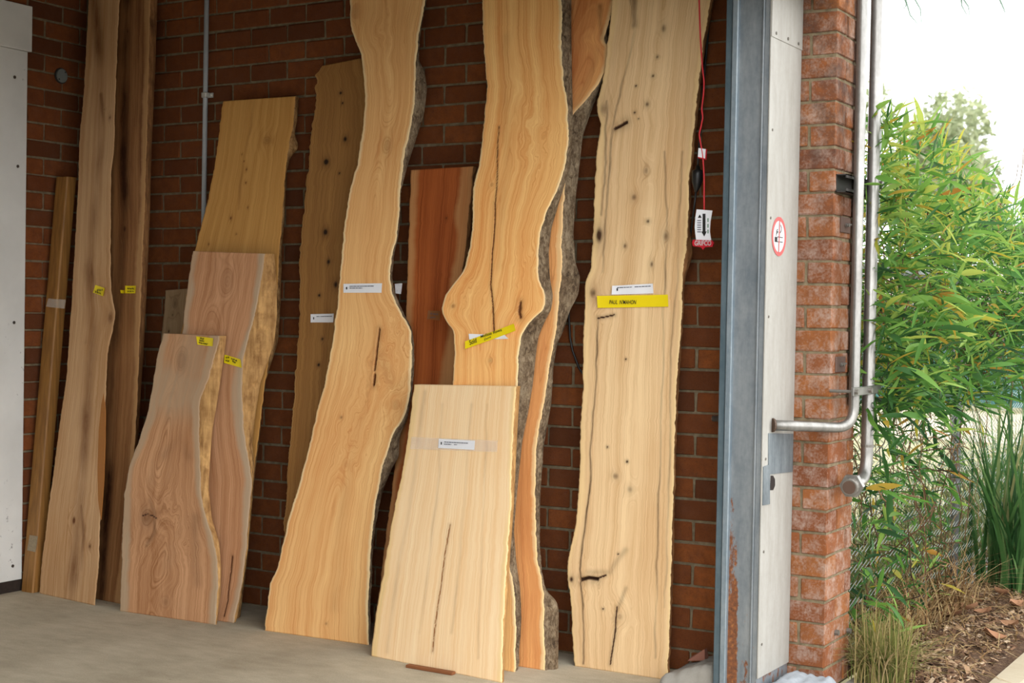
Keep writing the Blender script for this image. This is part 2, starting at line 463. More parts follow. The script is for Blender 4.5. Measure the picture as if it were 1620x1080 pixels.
# ================================================================ timber slabs
BARK = bark_mat('grey_bark', lin(66, 52, 40), lin(122, 102, 80), lin(174, 154, 126))
BARKB = bark_mat('brown_bark', lin(60, 40, 24), lin(134, 96, 58), lin(188, 148, 98), .8)
EDGE_PALE = edge_mat('pale_live_edge', lin(150, 112, 70), lin(214, 182, 132))
EDGE_GOLD = edge_mat('golden_live_edge', lin(124, 82, 44), lin(214, 168, 108))
EDGE_BROWN = edge_mat('brown_live_edge', lin(96, 62, 36), lin(158, 112, 70))
SLABS = {}
FR_BVH = []
class Slab: pass
def slab(name, label, base, k, t, left, right, outer=None, wood=None, edge=None, sapL=0., sapR=0., soft=.012, ringc=(.5, .05), rough=.0025,
         wav=.035, sapzones=(), swirls=(), knots=(), cracks=(), streaks=(), res=.0048, barkamp=.006, group=None, seed=1, topv=None, category='timber slab'):
    """front face is a leaning plane through the base line on the floor; every outline point is cast onto it"""
    if len(base) == 2:
        P1, P2 = on_z(*base[0]), on_z(*base[1])
    else:                                        # (x1, y1, x2, y2) on the floor in metres
        P1, P2 = np.array([base[0], base[1], 0.]), np.array([base[2], base[3], 0.])
    bb = (P2[1] - P1[1]) / (P2[0] - P1[0]); a = P1[1] - bb * P1[0]
    nrm = np.array([-bb, 1., -k])
    e1 = np.array([1, bb, 0.]); e1 /= np.linalg.norm(e1)
    hz = np.array([-e1[1], e1[0], 0.])           # horizontal, towards the wall
    cs = k / math.hypot(1, bb)
    e2 = hz * cs + np.array([0, 0, 1.]); e2 /= np.linalg.norm(e2)
    nf = np.cross(e1, e2); nf = nf if nf[1] < 0 else -nf
    O = P1.copy()
    S = Slab(); S.e1, S.e2, S.nf, S.hz, S.O = e1, e2, nf, hz, O
    def uv(p, back=0.):
        q = on_plane(p[0], p[1], nrm, a + back * math.hypot(1, bb)) - hz * back
        d = q - O
        return np.array([d @ e1, d @ e2])
    S.uv = uv
    S.world = lambda u, v, off=0.: O + e1 * u + e2 * v + nf * off
    L = np.array([uv(p) for p in left]); R = np.array([uv(p) for p in right])
    vtl, vtr = L[:, 1].max(), R[:, 1].max()
    # let the lowest outline point run down to the floor
    def grounded(P):
        i = P[:, 1].argmin(); q = P[i].copy()
        q[1] = min(0., q[1]); return np.vstack([P, [q[0], -.02]])
    L = grounded(L); R = grounded(R)
    w = R[:, 0].max() - L[:, 0].min()
    nc = max(10, int(w / res)); nr = int(max(vtl, vtr) / res)
    tau = np.linspace(0, 1, nr)
    uL = smooth_poly(L, tau * vtl, soft); uR = smooth_poly(R, tau * vtr, soft)
    uL = uL + rough * fbm(tau * vtl * 30, tau * 0, seed) * 2 + rough * .8 * fbm(tau * vtl * 120, tau * 0, seed + 3)
    uR = uR + rough * fbm(tau * vtr * 30, tau * 0 + 5, seed) * 2 + rough * .8 * fbm(tau * vtr * 120, tau * 0 + 5, seed + 3)
    uh = np.linspace(0, 1, nc)
    U = uL[:, None] + (uR - uL)[:, None] * uh[None]
    V = tau[:, None] * (vtl + (vtr - vtl) * uh)[None]
    Wm = np.median(uR - uL)
    Q = (uh[None] - ringc[0]) * Wm * np.ones_like(V)
    Q = Q + wav * (.5 * fbm(U * 3, V * 1.1, seed + 9) + fbm(V * .6 + 3, V * 0, seed + 5))
    for (sx, sy, sr, sa) in swirls:
        su, sv_ = uv((sx, sy)); g = np.exp(-((U - su) / sr) ** 2 - ((V - sv_) / (sr * 1.5)) ** 2)
        Q = Q + g * sa * (fbm(U * 9, V * 6, seed + 51) + .5 * fbm(U * 26, V * 15, seed + 52))
    D = ringc[1] * (1 + 1.6 * fbm(V * .55 + 7, V * 0 + 2, seed + 11, 2)) + .012 * fbm(U * 2.2, V * .8, seed + 21)
    dark = np.zeros_like(V); deep = np.zeros_like(V)
    ring = np.sqrt(Q * Q + D * D)
    qd = Q.copy()
    for kn in knots:                             # (px, py, radius m, darkness, stretch)
        ku, kv = uv(kn[:2]); rr = kn[2]; st = kn[4] if len(kn) > 4 else 1.5
        du = (U - ku) / rr; dv = (V - kv) / (rr * st)
        rho = np.sqrt(du * du + dv * dv + 1e-6)
        mm = np.exp(-(rho / 2.2) ** 2)
        r0 = ring[np.unravel_index(np.argmin(rho), rho.shape)]
        ring = ring * (1 - mm) + mm * (r0 + rr * rho * .9)
        ring = ring + .25 * rr * np.exp(-(rho / 3.2) ** 2)
        dark = np.maximum(dark, kn[3] * np.exp(-(rho / 1.0) ** 2.2))
        dark = np.maximum(dark, .30 * kn[3] * np.exp(-(rho / 2.0) ** 2))
        qd = qd + rr * .8 * du * np.exp(-(rho / 1.8) ** 2)
    def poly_dist(pts, wob, sd):
        pts = np.array([uv(p) for p in pts])
        lo = pts.min(0) - .08; hi = pts.max(0) + .08
        msk = (U > lo[0]) & (U < hi[0]) & (V > lo[1]) & (V < hi[1])
        uu, vv = U[msk], V[msk]
        uu = uu + wob * fbm(uu * 6, vv * 9, sd) * 2
        best = np.full(uu.shape, 9.)
        for A, B in zip(pts[:-1], pts[1:]):
            d = B - A; tt = np.clip(((uu - A[0]) * d[0] + (vv - A[1]) * d[1]) / (d @ d + 1e-12), 0, 1)
            best = np.minimum(best, np.hypot(uu - A[0] - tt * d[0], vv - A[1] - tt * d[1]))
        return msk, best
    for i, (pts, wid, dep) in enumerate(cracks):
        msk, dd = poly_dist(pts, .003, seed + i)
        g = np.clip(1.35 - dd / wid, 0, 1)
        dark[msk] = np.maximum(dark[msk], 1.6 * g); deep[msk] = np.maximum(deep[msk], g * dep)
        dark[msk] = np.maximum(dark[msk], .35 * np.exp(-(dd / (wid * 4)) ** 2))
    for i, (pts, wid, amt) in enumerate(streaks):
        msk, dd = poly_dist(pts, .005, seed + 40 + i)
        dark[msk] = np.maximum(dark[msk], amt * np.exp(-(dd / wid) ** 2) * (.35 + 1.0 * vnoise(V[msk] * 7, V[msk] * 0 + i, seed + 61)))
    dl = U - uL[:, None]; dr = uR[:, None] - U
    wl_ = sapL * (1 + .9 * fbm(V * 3, V * 0 + 1, seed + 31)); wr_ = sapR * (1 + .9 * fbm(V * 3, V * 0 + 8, seed + 33))
    sap = np.zeros_like(V)
    if sapL: sap = np.maximum(sap, np.clip((wl_ - dl) / (.45 * sapL + .004) + .5, 0, 1))
    if sapR: sap = np.maximum(sap, np.clip((wr_ - dr) / (.45 * sapR + .004) + .5, 0, 1))
    for (zx, zy, zu, zv, za) in sapzones:
        cu_, cv_ = uv((zx, zy)); sap = np.maximum(sap, np.clip(za * 1.6 * np.exp(-((U - cu_) / zu) ** 2 - ((V - cv_) / zv) ** 2) + .5 * fbm(U * 8, V * 4, seed + 90) * za - .1, 0, za))
    W0 = (O + e1 * U[..., None] + e2 * V[..., None] - nf * deep[..., None])
    # the rim of the face rolls off slightly into the edge
    rim = np.clip(1 - np.minimum(dl, dr) / .006, 0, 1)
    W0 = W0 - nf * (.003 * rim ** 2)[..., None]
    W0[0, :, 2] = 0.0
    # back outline
    if outer:
        Bk = np.array([uv(p, t) for p in outer]); Bk = grounded(Bk)
        uB = smooth_poly(Bk, tau * vtr, soft)
    else:
        uB = uR.copy()
    backL = O + e1 * uL[:, None] + e2 * (tau * vtl)[:, None] + hz * t
    backR = O + e1 * uB[:, None] + e2 * (tau * vtr)[:, None] + hz * t
    backL[0, 2] = backR[0, 2] = 0.
    verts = [W0.reshape(-1, 3), backL, backR]
    nF = nr * nc; iBL = nF; iBR = nF + nr
    ii = np.arange(nr - 1)[:, None] * nc + np.arange(nc - 1)[None]
    front = np.stack([ii, ii + 1, ii + nc + 1, ii + nc], -1).reshape(-1, 4)
    rr_ = np.arange(nr - 1)
    lside = np.stack([rr_ * nc, (rr_ + 1) * nc, iBL + rr_ + 1, iBL + rr_], -1)
    back = np.stack([iBL + rr_, iBL + rr_ + 1, iBR + rr_ + 1, iBR + rr_], -1)
    fr = (nr - 1) * nc
    # top and bottom as a fan of quads between the front rim and the back line
    extra = []
    tl = np.linspace(0, 1, nc)[:, None]
    bt = backL[-1] * (1 - tl) + backR[-1] * tl; bo = backL[0] * (1 - tl) + backR[0] * tl
    iT = nF + 2 * nr; iB = iT + nc
    verts += [bt, bo]
    cc = np.arange(nc - 1)
    top = np.stack([fr + cc, fr + cc + 1, iT + cc + 1, iT + cc], -1)
    bot = np.stack([cc + 1, cc, iB + cc, iB + cc + 1], -1)
    faces = np.vstack([front, top, bot, lside, back])
    midx = np.r_[np.zeros(len(front) + len(top) + len(bot), int), np.ones(len(lside) + len(back), int)]
    VV = np.vstack(verts)
    org = S.world((uL[0] + uR[0]) / 2, 0)
    org[2] = 0
    ob = mobj(name, VV, faces, None, None, org, mats=[wood, EDGE_BROWN], midx=midx)
    me = ob.data
    nv = len(VV)
    def put(nm, arr):
        at = me.attributes.new(nm, 'FLOAT', 'POINT'); z = np.zeros(nv, np.float32)
        z[:nF] = arr.ravel()
        z[iT:iT + nc] = arr[-1]; z[iB:iB + nc] = arr[0]
        at.data.foreach_set('value', z)
    put('ring', ring); put('sap', sap); put('dark', dark)
    at = me.attributes.new('qv', 'FLOAT_VECTOR', 'POINT'); z = np.zeros((nv, 3), np.float32)
    z[:nF, 0] = qd.ravel(); z[:nF, 1] = V.ravel() + seed * 3.1; z[:nF, 2] = seed
    z[iT:iT + nc, 0] = qd[-1]; z[iT:iT + nc, 1] = V[-1] + .05; z[iB:iB + nc, 0] = qd[0]
    at.data.foreach_set('vector', z.ravel())
    sm = np.zeros(len(faces), bool); sm[:len(front)] = True
    me.polygons.foreach_set('use_smooth', sm)
    setp(ob, label, category, group)
    # right-hand natural edge as its own part, rough between the face rim and the back outline
    ne = 12
    s = np.linspace(0, 1, ne)
    A = O + e1 * uR[:, None] + e2 * (tau * vtr)[:, None] - nf * .003
    E3 = A[:, None] * (1 - s)[None, :, None] + backR[:, None] * s[None, :, None]
    bulge = np.sin(s * math.pi) ** .7
    nz = fbm(s[None] * t * 55 + 0 * V[:, :1], (tau * vtr)[:, None] * 28, seed + 71, 5) + .6 * np.abs(fbm(s[None] * t * 120, (tau * vtr)[:, None] * 70, seed + 77, 3))
    outw = e1 * .8 + nf * .6
    E3 = E3 + outw * ((.25 * t * .4 + barkamp * 1.6 * nz) * bulge[None])[..., None]
    E3[0, :, 2] = 0.; 
    ii = np.arange(nr - 1)[:, None] * ne + np.arange(ne - 1)[None]
    ef = np.stack([ii, ii + 1, ii + ne + 1, ii + ne], -1).reshape(-1, 4)
    eo = mobj('bark_edge' if edge in (BARK, BARKB) else 'live_edge', E3.reshape(-1, 3), ef, edge or EDGE_BROWN, ob, None, True)
    S.ob = ob; S.box = (uL, uR, vtl, vtr); SLABS[name + str(len(SLABS))] = S
    bvf = [tuple(int(i) for i in q) for q in faces[:len(front):1]][::1]
    FR_BVH.append((W0[::6, ::6].reshape(-1, 3), W0[::6, ::6].shape[:2]))
    FR_BVH.append((E3[::6].reshape(-1, 3), E3[::6].shape[:2]))
    return S

# ---- woods
def W(n, l, d, s, dp=(46, 26, 14), **k): return wood_mat(n, lin(*l), lin(*d), lin(*s), lin(*dp), **k)
wA = W('wood_pale_brown_streak', (214, 176, 134), (178, 130, 82), (214, 184, 150), (104, 58, 22), seed=1.)
wB = W('wood_dark_red_brown', (176, 128, 82), (104, 60, 32), (190, 146, 98), (56, 28, 12), seed=2.)
wD = W('wood_golden', (206, 156, 88), (174, 122, 60), (208, 166, 110), (110, 66, 30), seed=3.)
wE = W('wood_pink_brown_a', (212, 160, 120), (168, 114, 74), (190, 166, 138), (98, 60, 36), seed=4.)
wF = W('wood_pink_brown_b', (212, 162, 120), (160, 108, 68), (188, 162, 132), (76, 48, 32), seed=5.)
wG = W('wood_grey_tan', (176, 148, 112), (146, 116, 84), (176, 148, 112), (70, 48, 30), seed=6.)
wH = W('wood_brown_knotty', (168, 122, 68), (132, 90, 46), (196, 152, 96), (40, 24, 14), seed=7.)
wI = W('wood_honey_orange', (244, 198, 134), (218, 150, 88), (250, 224, 174), (116, 66, 32), seed=8.)
wJ = W('wood_red_board', (186, 102, 50), (138, 66, 28), (206, 150, 96), (70, 34, 16), seed=9.)
wK = W('wood_straw', (254, 226, 184), (240, 196, 142), (246, 210, 148), (150, 100, 58), seed=10.)
wL = W('wood_apricot', (254, 204, 132), (230, 152, 82), (252, 226, 174), (108, 62, 30), seed=11.)
wM = W('wood_orange', (240, 178, 112), (200, 124, 70), (248, 214, 158), (110, 60, 28), seed=12.)
wN = W('wood_oak_tan', (236, 204, 158), (206, 164, 116), (242, 208, 152), (66, 42, 26), seed=13.)

SA = slab('timber_plank', 'tall narrow pale slab with brown centre streak, foremost of the leftmost pair', ((62, 938), (148, 957)), .094, .042,
    [(144, -90), (140, 0), (131, 160), (125, 220), (123, 300), (113, 470), (104, 600), (90, 700), (74, 820), (67, 880), (63, 915), (62, 937)],
    [(191, -90), (188, 0), (183, 120), (180, 190), (181, 215), (175, 280), (174, 420), (176, 470), (182, 493), (178, 520), (169, 560), (166, 640), (163, 740), (157, 830), (156, 890), (149, 957)],
    [(191, -90), (188, 0), (183, 120), (180, 190), (181, 215), (175, 280), (174, 420), (176, 470), (182, 493), (178, 520), (169, 560), (166, 640), (163, 740), (157, 830), (156, 890), (149, 957)],
    wA, EDGE_PALE, .0, .0, ringc=(.5, .02), seed=1,
    knots=[(175, 502, .022, .7, 1.3), (117, 823, .012, 1.2, 1.6), (133, 838, .016, .6, 1.8), (142, 864, .010, .9, 1.2), (165, 173, .012, .4, 1.2), (174, 186, .01, .7, 1.2)],
    streaks=[([(150, 0), (158, 90), (160, 230), (150, 330), (142, 420), (147, 520), (138, 640), (130, 760), (122, 850), (112, 945)], .040, .58), ([(160, 150), (163, 190), (161, 240)], .018, .6), ([(143, 400), (148, 470), (137, 540)], .018, .55), ([(128, 800), (132, 850), (128, 900)], .016, .5)])
SB = slab('timber_plank', 'tall dark brown slab half hidden behind the pale streaked slab', (-1.80, -.315, -1.43, -.345), .078, .05,
    [(186, -90), (182, 0), (172, 200), (165, 420), (160, 600), (150, 800), (138, 948)],
    [(243, -90), (237, 0), (232, 200), (228, 330), (222, 470), (216, 640), (208, 780), (198, 880), (190, 956)],
    [(254, -90), (249, 0), (246, 100), (240, 230), (237, 345), (235, 400), (232, 460), (228, 540), (222, 640), (214, 780), (204, 880), (196, 956)],
    wB, EDGE_BROWN, .0, .035, ringc=(.2, .03), seed=2,
    knots=[(199, 300, .02, .8, 2.2), (197, 362, .014, .9, 1.4), (202, 50, .008, 1., 1.3), (193, 188, .01, .8, 1.5)],
    streaks=[([(200, 0), (197, 120), (196, 240), (196, 330), (190, 450), (180, 600), (172, 760), (160, 945)], .035, .85), ([(203, 0), (200, 50)], .014, .9)])
SD = slab('timber_plank', 'wide golden slab with square-cut top left of the conduit, behind two shorter slabs', (-1.30, -.30, -.68, -.27), .086, .05,
    [(352, 160), (347, 200), (340, 255), (330, 310), (316, 365), (306, 400), (298, 440), (290, 500), (282, 560), (270, 680), (262, 760), (250, 900), (240, 980)],
    [(466, 152), (463, 200), (455, 237), (451, 270), (447, 330), (441, 400), (436, 480), (430, 540), (418, 610), (410, 680), (400, 760), (390, 880), (374, 985)],
    [(473, 155), (471, 185), (466, 212), (472, 228), (471, 238), (459, 248), (453, 275), (451, 330), (446, 400), (444, 480), (440, 540), (430, 572), (416, 612), (412, 680), (402, 760), (392, 880), (379, 985)],
    wD, BARKB, .0, .0, ringc=(.45, .03), wav=.02, seed=3,
    knots=[(423, 222, .026, .5, .8), (386, 255, .004, 1.2, 1.2), (390, 268, .005, 1., 1.4), (389, 289, .005, 1.1, 1.2), (365, 345, .006, 1.1, 1.6), (392, 328, .005, 1., 1.5), (374, 370, .004, .9, 1.), (330, 386, .004, 1.2, 1.6), (383, 244, .004, 1., 1.)],
    streaks=[([(402, 157), (398, 200), (385, 250), (378, 330)], .008, .4)])
SE = slab('timber_plank', 'pink brown slab with grey sapwood and a flaring rough right edge, against the golden slab', (-1.05, -.372, -.70, -.352), .086, .055,
    [(305, 397), (298, 440), (291, 490), (287, 540), (280, 600), (272, 680), (266, 760), (258, 900), (252, 975)],
    [(419, 401), (411, 455), (401, 505), (391, 540), (384, 570), (382, 625), (385, 680), (391, 715), (398, 758), (393, 820), (390, 860), (383, 920), (376, 955), (368, 988)],
    [(434, 403), (438, 450), (438, 500), (434, 540), (426, 565), (412, 605), (404, 655), (399, 700), (403, 740), (397, 790), (394, 840), (390, 880), (383, 930), (377, 965), (372, 988)],
    wE, EDGE_GOLD, .042, .036, ringc=(.48, .07), seed=4, barkamp=.012,
    knots=[(360, 445, .05, .22, 1.6)],
    cracks=[([(368, 880), (363, 915), (360, 950), (354, 975)], .003, .006)])
SF = slab('timber_plank', 'short wide foremost brown slab with burr knot and wavy grey sapwood sides', ((189, 966), (341, 988)), .100, .030,
    [(258, 527), (249, 560), (241, 605), (236, 640), (222, 690), (205, 735), (196, 780), (193, 830), (192, 900), (189, 966)],
    [(347, 531), (341, 560), (329, 600), (315, 635), (314, 690), (316, 730), (317, 775), (322, 808), (335, 848), (344, 888), (344, 930), (340, 988)],
    [(358, 532), (356, 550), (346, 620), (336, 680), (332, 730), (330, 770), (335, 820), (347, 858), (350, 900), (349, 940), (343, 988)],
    wF, EDGE_GOLD, .040, .040, sapzones=[(262, 615, .30, .12, .75), (300, 560, .10, .22, .6)], ringc=(.45, .09), swirls=[(245, 820, .16, .05), (300, 850, .10, .05)], seed=5, barkamp=.006,
    knots=[(287, 570, .045, .30, 1.5), (232, 818, .045, .50, 1.2), (262, 952, .03, .25, 1.)],
    cracks=[([(224, 816), (232, 813), (240, 815), (247, 820)], .0022, .004)],
    streaks=[([(310, 820), (308, 880), (312, 920)], .03, .35), ([(236, 790), (245, 812), (244, 842), (232, 862)], .012, .4), ([(258, 720), (285, 690), (298, 720)], .03, .18)])
SG = slab('timber_offcut', 'grey tan board end peeking out beside the pink brown slab', (-1.56, -.165, -1.30, -.165), .085, .026,
    [(261, 459), (258, 500), (255, 527), (248, 640), (240, 740)], [(303, 456), (300, 500), (297, 540), (290, 640), (284, 740)], None, wG, EDGE_PALE, .0, .0, seed=6,
    knots=[(277, 480, .014, .5, 1.6), (267, 524, .005, 1.1, 1.6), (273, 498, .008, .6, 1.)], category='timber board')
SH = slab('timber_plank', 'brown knotty slab with broken jagged top, behind the tall honey slab', (-.62, -.235, -.18, -.235), .074, .04,
    [(510, 104), (505, 112), (499, 118), (501, 130), (496, 138), (500, 150), (492, 200), (488, 260), (483, 300), (478, 350), (474, 400), (473, 480), (470, 540), (466, 600), (463, 640), (458, 700), (453, 770), (449, 830), (446, 950)],
    [(570, 92), (582, 130), (588, 200), (582, 260), (570, 330), (562, 400), (556, 480), (550, 560), (544, 660), (536, 780), (530, 950)], None, wH, EDGE_BROWN, .006, .0, ringc=(1.5, .04), wav=.02, rough=.005, seed=7, soft=.004,
    knots=[(516, 256, .014, 1.5, 1.), (515, 367, .012, 1.4, 1.2), (546, 220, .010, 1.2, 1.2), (520, 414, .009, 1.4, 1.2), (505, 467, .006, 1.6, 1.), (539, 147, .008, 1.2, 1.), (542, 163, .006, 1.1, 1.), (537, 274, .005, 1.3, 1.), (504, 577, .008, 1.3, 1.), (531, 450, .012, 1.1, 1.3), (510, 536, .008, 1., 1.)])
SI = slab('timber_plank', 'tallest honey orange slab left of centre, wavy edges and a dark split at mid height', ((418, 997), (583, 1020)), .096, .055,
    [(556, -90), (553, 0), (553, 38), (563, 66), (572, 90), (576, 130), (577, 160), (573, 200), (566, 255), (553, 300), (545, 350), (540, 400), (537, 440), (531, 500), (522, 560), (512, 610), (500, 655), (490, 700), (475, 760), (455, 820), (447, 860), (440, 895), (427, 922), (423, 950), (418, 997)],
    [(674, -90), (672, 0), (662, 55), (658, 95), (656, 150), (652, 190), (640, 240), (634, 290), (630, 340), (626, 378), (619, 402), (616, 440), (621, 466), (632, 492), (648, 515), (651, 540), (650, 590), (647, 635), (638, 660), (622, 685), (604, 740), (595, 790), (588, 840), (584, 900), (581, 960), (583, 1020)],
    [(680, -90), (674, 0), (664, 55), (662, 95), (671, 110), (676, 140), (671, 180), (660, 215), (646, 258), (634, 300), (632, 340), (629, 378), (623, 402), (620, 440), (626, 466), (638, 495), (650, 518), (655, 545), (655, 590), (650, 635), (645, 662), (632, 690), (631, 722), (618, 745), (606, 775), (598, 810), (592, 845), (588, 900), (586, 960), (586, 1020)],
    wI, BARK, .010, .009, ringc=(.5, .06), swirls=[(610, 590, .14, .10), (605, 60, .12, .05), (560, 700, .12, .05), (635, 500, .08, .05)], seed=8, barkamp=.009,
    knots=[(613, 230, .030, .30, 1.6), (540, 660, .007, .7, 1.), (516, 986, .006, .6, 1.), (562, 18, .03, .3, 1.5), (626, 640, .03, .2, .9), (548, 735, .02, .12, 1.4)],
    cracks=[([(599, 521), (597, 545), (594, 568), (592, 585)], .0048, .02), ([(592, 593), (590, 608)], .006, .02)],
    streaks=[([(600, 560), (625, 620), (645, 600)], .03, .12), ([(590, 610), (560, 700), (540, 820), (530, 960)], .03, .14), ([(560, 70), (570, 110)], .02, .16)])
SJ = slab('timber_board', 'red brown board standing between the honey slab and the apricot slab', (.02, -.20, .42, -.20), .062, .035,
    [(649, 269), (647, 340), (644, 420), (641, 500), (638, 560), (633, 640), (624, 740), (612, 830), (600, 930), (590, 990)],
    [(748, 263), (742, 330), (735, 400), (728, 450), (722, 540), (714, 640), (704, 760), (690, 900), (676, 1000)], None, wJ, EDGE_BROWN, .035, .045, ringc=(1.3, .07), seed=9,
    knots=[(706, 345, .006, .7, 1.)], category='timber board')
SL = slab('timber_plank', 'big apricot slab at centre with a bulging waist and thick grey bark', (.20, -.400, .76, -.400), .085, .055,
    [(762, -90), (763, 0), (764, 60), (770, 140), (764, 200), (757, 262), (748, 300), (746, 360), (741, 400), (733, 428), (715, 450), (701, 470), (698, 492), (706, 512), (717, 520), (719, 560), (716, 608), (708, 700), (700, 800), (690, 900), (676, 1040)],
    [(888, -90), (888, 0), (888, 60), (890, 120), (898, 170), (899, 230), (893, 270), (880, 302), (864, 335), (855, 362), (850, 400), (852, 440), (862, 468), (861, 488), (842, 504), (824, 530), (820, 560), (818, 608), (815, 650), (812, 700), (806, 780), (803, 840), (805, 890), (812, 930), (816, 980), (815, 1062)],
    [(903, -90), (904, 0), (904, 60), (905, 120), (906, 170), (905, 230), (900, 270), (890, 302), (880, 335), (872, 362), (868, 400), (870, 440), (875, 468), (872, 490), (862, 508), (852, 532), (848, 560), (843, 608), (836, 650), (826, 700), (818, 780), (813, 840), (817, 890), (823, 930), (825, 980), (819, 1062)],
    wL, BARK, .007, .010, ringc=(.42, .05), swirls=[(850, 230, .12, .06), (740, 470, .10, .05), (835, 420, .10, .05), (835, 130, .08, .04)], seed=11, barkamp=.012,
    knots=[(717, 484, .010, .6, 1.), (824, 488, .008, .9, 2.2), (778, 292, .01, .3, 1.), (776, 570, .012, .4, 1.)],
    cracks=[([(784, 320), (783, 352), (779, 400), (777, 450), (780, 490), (782, 525)], .0024, .004), ([(789, 200), (786, 270), (784, 320)], .0018, .001), ([(823, 478), (821, 492), (823, 502)], .005, .008)],
    streaks=[([(800, 60), (800, 250), (790, 420)], .025, .12)])
SM = slab('timber_plank', 'orange slab with knotted grey bark squeezed between the apricot slab and the oak slab', (.44, -.312, .90, -.306), .082, .058,
    [(850, -90), (848, 0), (845, 200), (838, 400), (815, 600), (800, 800), (780, 1058)],
    [(976, -90), (971, 0), (963, 32), (955, 62), (963, 78), (961, 100), (949, 130), (926, 160), (904, 182), (897, 250), (893, 300), (890, 340), (888, 380), (889, 420), (885, 460), (882, 500), (876, 540), (868, 580), (864, 620), (857, 655), (850, 690), (847, 740), (846, 800), (848, 850), (850, 890), (857, 920), (860, 950), (860, 1000), (862, 1062)],
    [(980, -90), (975, 0), (969, 32), (962, 62), (966, 78), (963, 102), (952, 132), (940, 165), (932, 185), (922, 215), (917, 260), (910, 320), (907, 370), (910, 415), (918, 437), (915, 466), (901, 492), (892, 522), (881, 545), (875, 585), (872, 640), (867, 668), (860, 705), (855, 780), (853, 860), (858, 918), (868, 940), (879, 946), (884, 962), (883, 1062)],
    wM, BARK, .0, .016, ringc=(.8, .05), seed=12, barkamp=.014,
    knots=[(958, 62, .012, .6, 1.2)], streaks=[([(945, 80), (930, 130), (915, 165)], .02, .15), ([(950, 10), (953, 60)], .012, .5)])
SK = slab('timber_plank', 'short broad straw coloured slab standing foremost, leaning on the big apricot slab', ((586, 1037), (795, 1080)), .172, .036,
    [(655, 608), (650, 650), (643, 700), (635, 750), (620, 820), (610, 880), (598, 950), (590, 1000), (586, 1037)],
    [(817, 611), (813, 650), (809, 720), (808, 800), (801, 890), (796, 980), (793, 1080)],
    [(823, 611), (821, 640), (818, 690), (815, 760), (813, 800), (807, 880), (804, 940), (799, 1000), (797, 1080)],
    wK, EDGE_GOLD, .03, .02, ringc=(-.7, .05), wav=.01, seed=10, barkamp=.004,
    cracks=[([(712, 830), (700, 900), (690, 970), (684, 1030)], .0024, .002)],
    streaks=[([(672, 620), (655, 760), (630, 900), (612, 1030)], .012, .3), ([(745, 640), (735, 800), (715, 1000)], .008, .22), ([(770, 640), (765, 800), (755, 1040)], .006, .2), ([(700, 640), (690, 800), (665, 1000)], .008, .22)])
SN = slab('timber_plank', 'tall tan oak slab nearest the steel jamb, knotty with dark streaks along its left side', ((908, 1053), (1054, 1075)), .022, .045,
    [(973, -90), (968, 0), (961, 60), (953, 130), (944, 160), (944, 180), (950, 196), (944, 230), (940, 300), (937, 380), (933, 428), (925, 452), (924, 480), (922, 540), (922, 600), (918, 680), (916, 760), (909, 835), (897, 893), (898, 920), (903, 960), (905, 1010), (908, 1053)],
    [(1132, -90), (1124, 0), (1113, 62), (1107, 110), (1104, 140), (1098, 200), (1090, 280), (1087, 360), (1084, 398), (1080, 420), (1078, 500), (1070, 600), (1067, 700), (1064, 800), (1062, 900), (1055, 1074)],
    [(1137, -90), (1130, 0), (1118, 62), (1111, 110), (1108, 140), (1102, 200), (1094, 280), (1091, 360), (1097, 400), (1089, 425), (1083, 440), (1081, 500), (1074, 600), (1070, 700), (1067, 800), (1065, 900), (1059, 1074)],
    wN, EDGE_BROWN, .022, .012, ringc=(.55, .05), swirls=[(960, 490, .08, .05), (930, 915, .08, .05), (990, 960, .10, .04)], seed=13, rough=.0026,
    knots=[(956, 172, .022, .55, 1.2), (1024, 165, .008, .9, 1.2), (1006, 136, .004, 1.5, 1.), (1022, 270, .012, .5, 1.3), (1003, 312, .010, .8, 1.2), (1025, 350, .007, 1.1, 1.), (989, 389, .008, .8, 1.2), (1050, 45, .010, .7, 1.6), (1033, 120, .006, 1., 1.), (1040, 90, .006, .9, 1.), (948, 372, .016, 1.1, 2.), (1054, 374, .014, .7, 1.7), (1031, 418, .007, .8, 1.8), (961, 707, .004, 1.5, 1.), (992, 730, .005, 1.5, 1.), (974, 753, .012, .7, 1.), (997, 774, .012, .5, 1.2), (978, 876, .004, 1.4, 1.), (954, 963, .005, 1.2, .8), (990, 568, .004, 1.3, 1.), (980, 975, .016, .35, 1.), (938, 463, .014, .9, 1.3), (904, 916, .010, 1.1, 1.2), (1004, 178, .005, 1.2, 1.), (1010, 188, .003, 1.2, 1.)],
    cracks=[([(972, 203), (980, 199), (990, 193)], .006, .015), ([(918, 917), (930, 914), (945, 916)], .0062, .03), ([(945, 915), (958, 910)], .0030, .006), ([(946, 503), (958, 501), (972, 498)], .0026, .006), ([(977, 960), (973, 1000), (965, 1050)], .0026, .002)],
    streaks=[([(946, 500), (944, 560), (940, 640), (934, 720), (932, 780), (926, 840), (918, 900), (922, 960), (924, 1050)], .004, .85), ([(1052, 240), (1056, 360), (1052, 420), (1050, 560), (1044, 700), (1040, 900), (1036, 1040)], .004, .5),
             ([(1000, 0), (1004, 50), (985, 130), (970, 200), (960, 320), (952, 430)], .005, .5), ([(960, 160), (958, 260), (952, 340)], .005, .5), ([(1078, 240), (1072, 420), (1062, 560), (1058, 760), (1052, 960)], .004, .4), ([(930, 905), (965, 905), (990, 870)], .012, .25), ([(1003, 0), (1003, 40)], .014, .55), ([(970, 980), (980, 960), (992, 930)], .008, .35)])

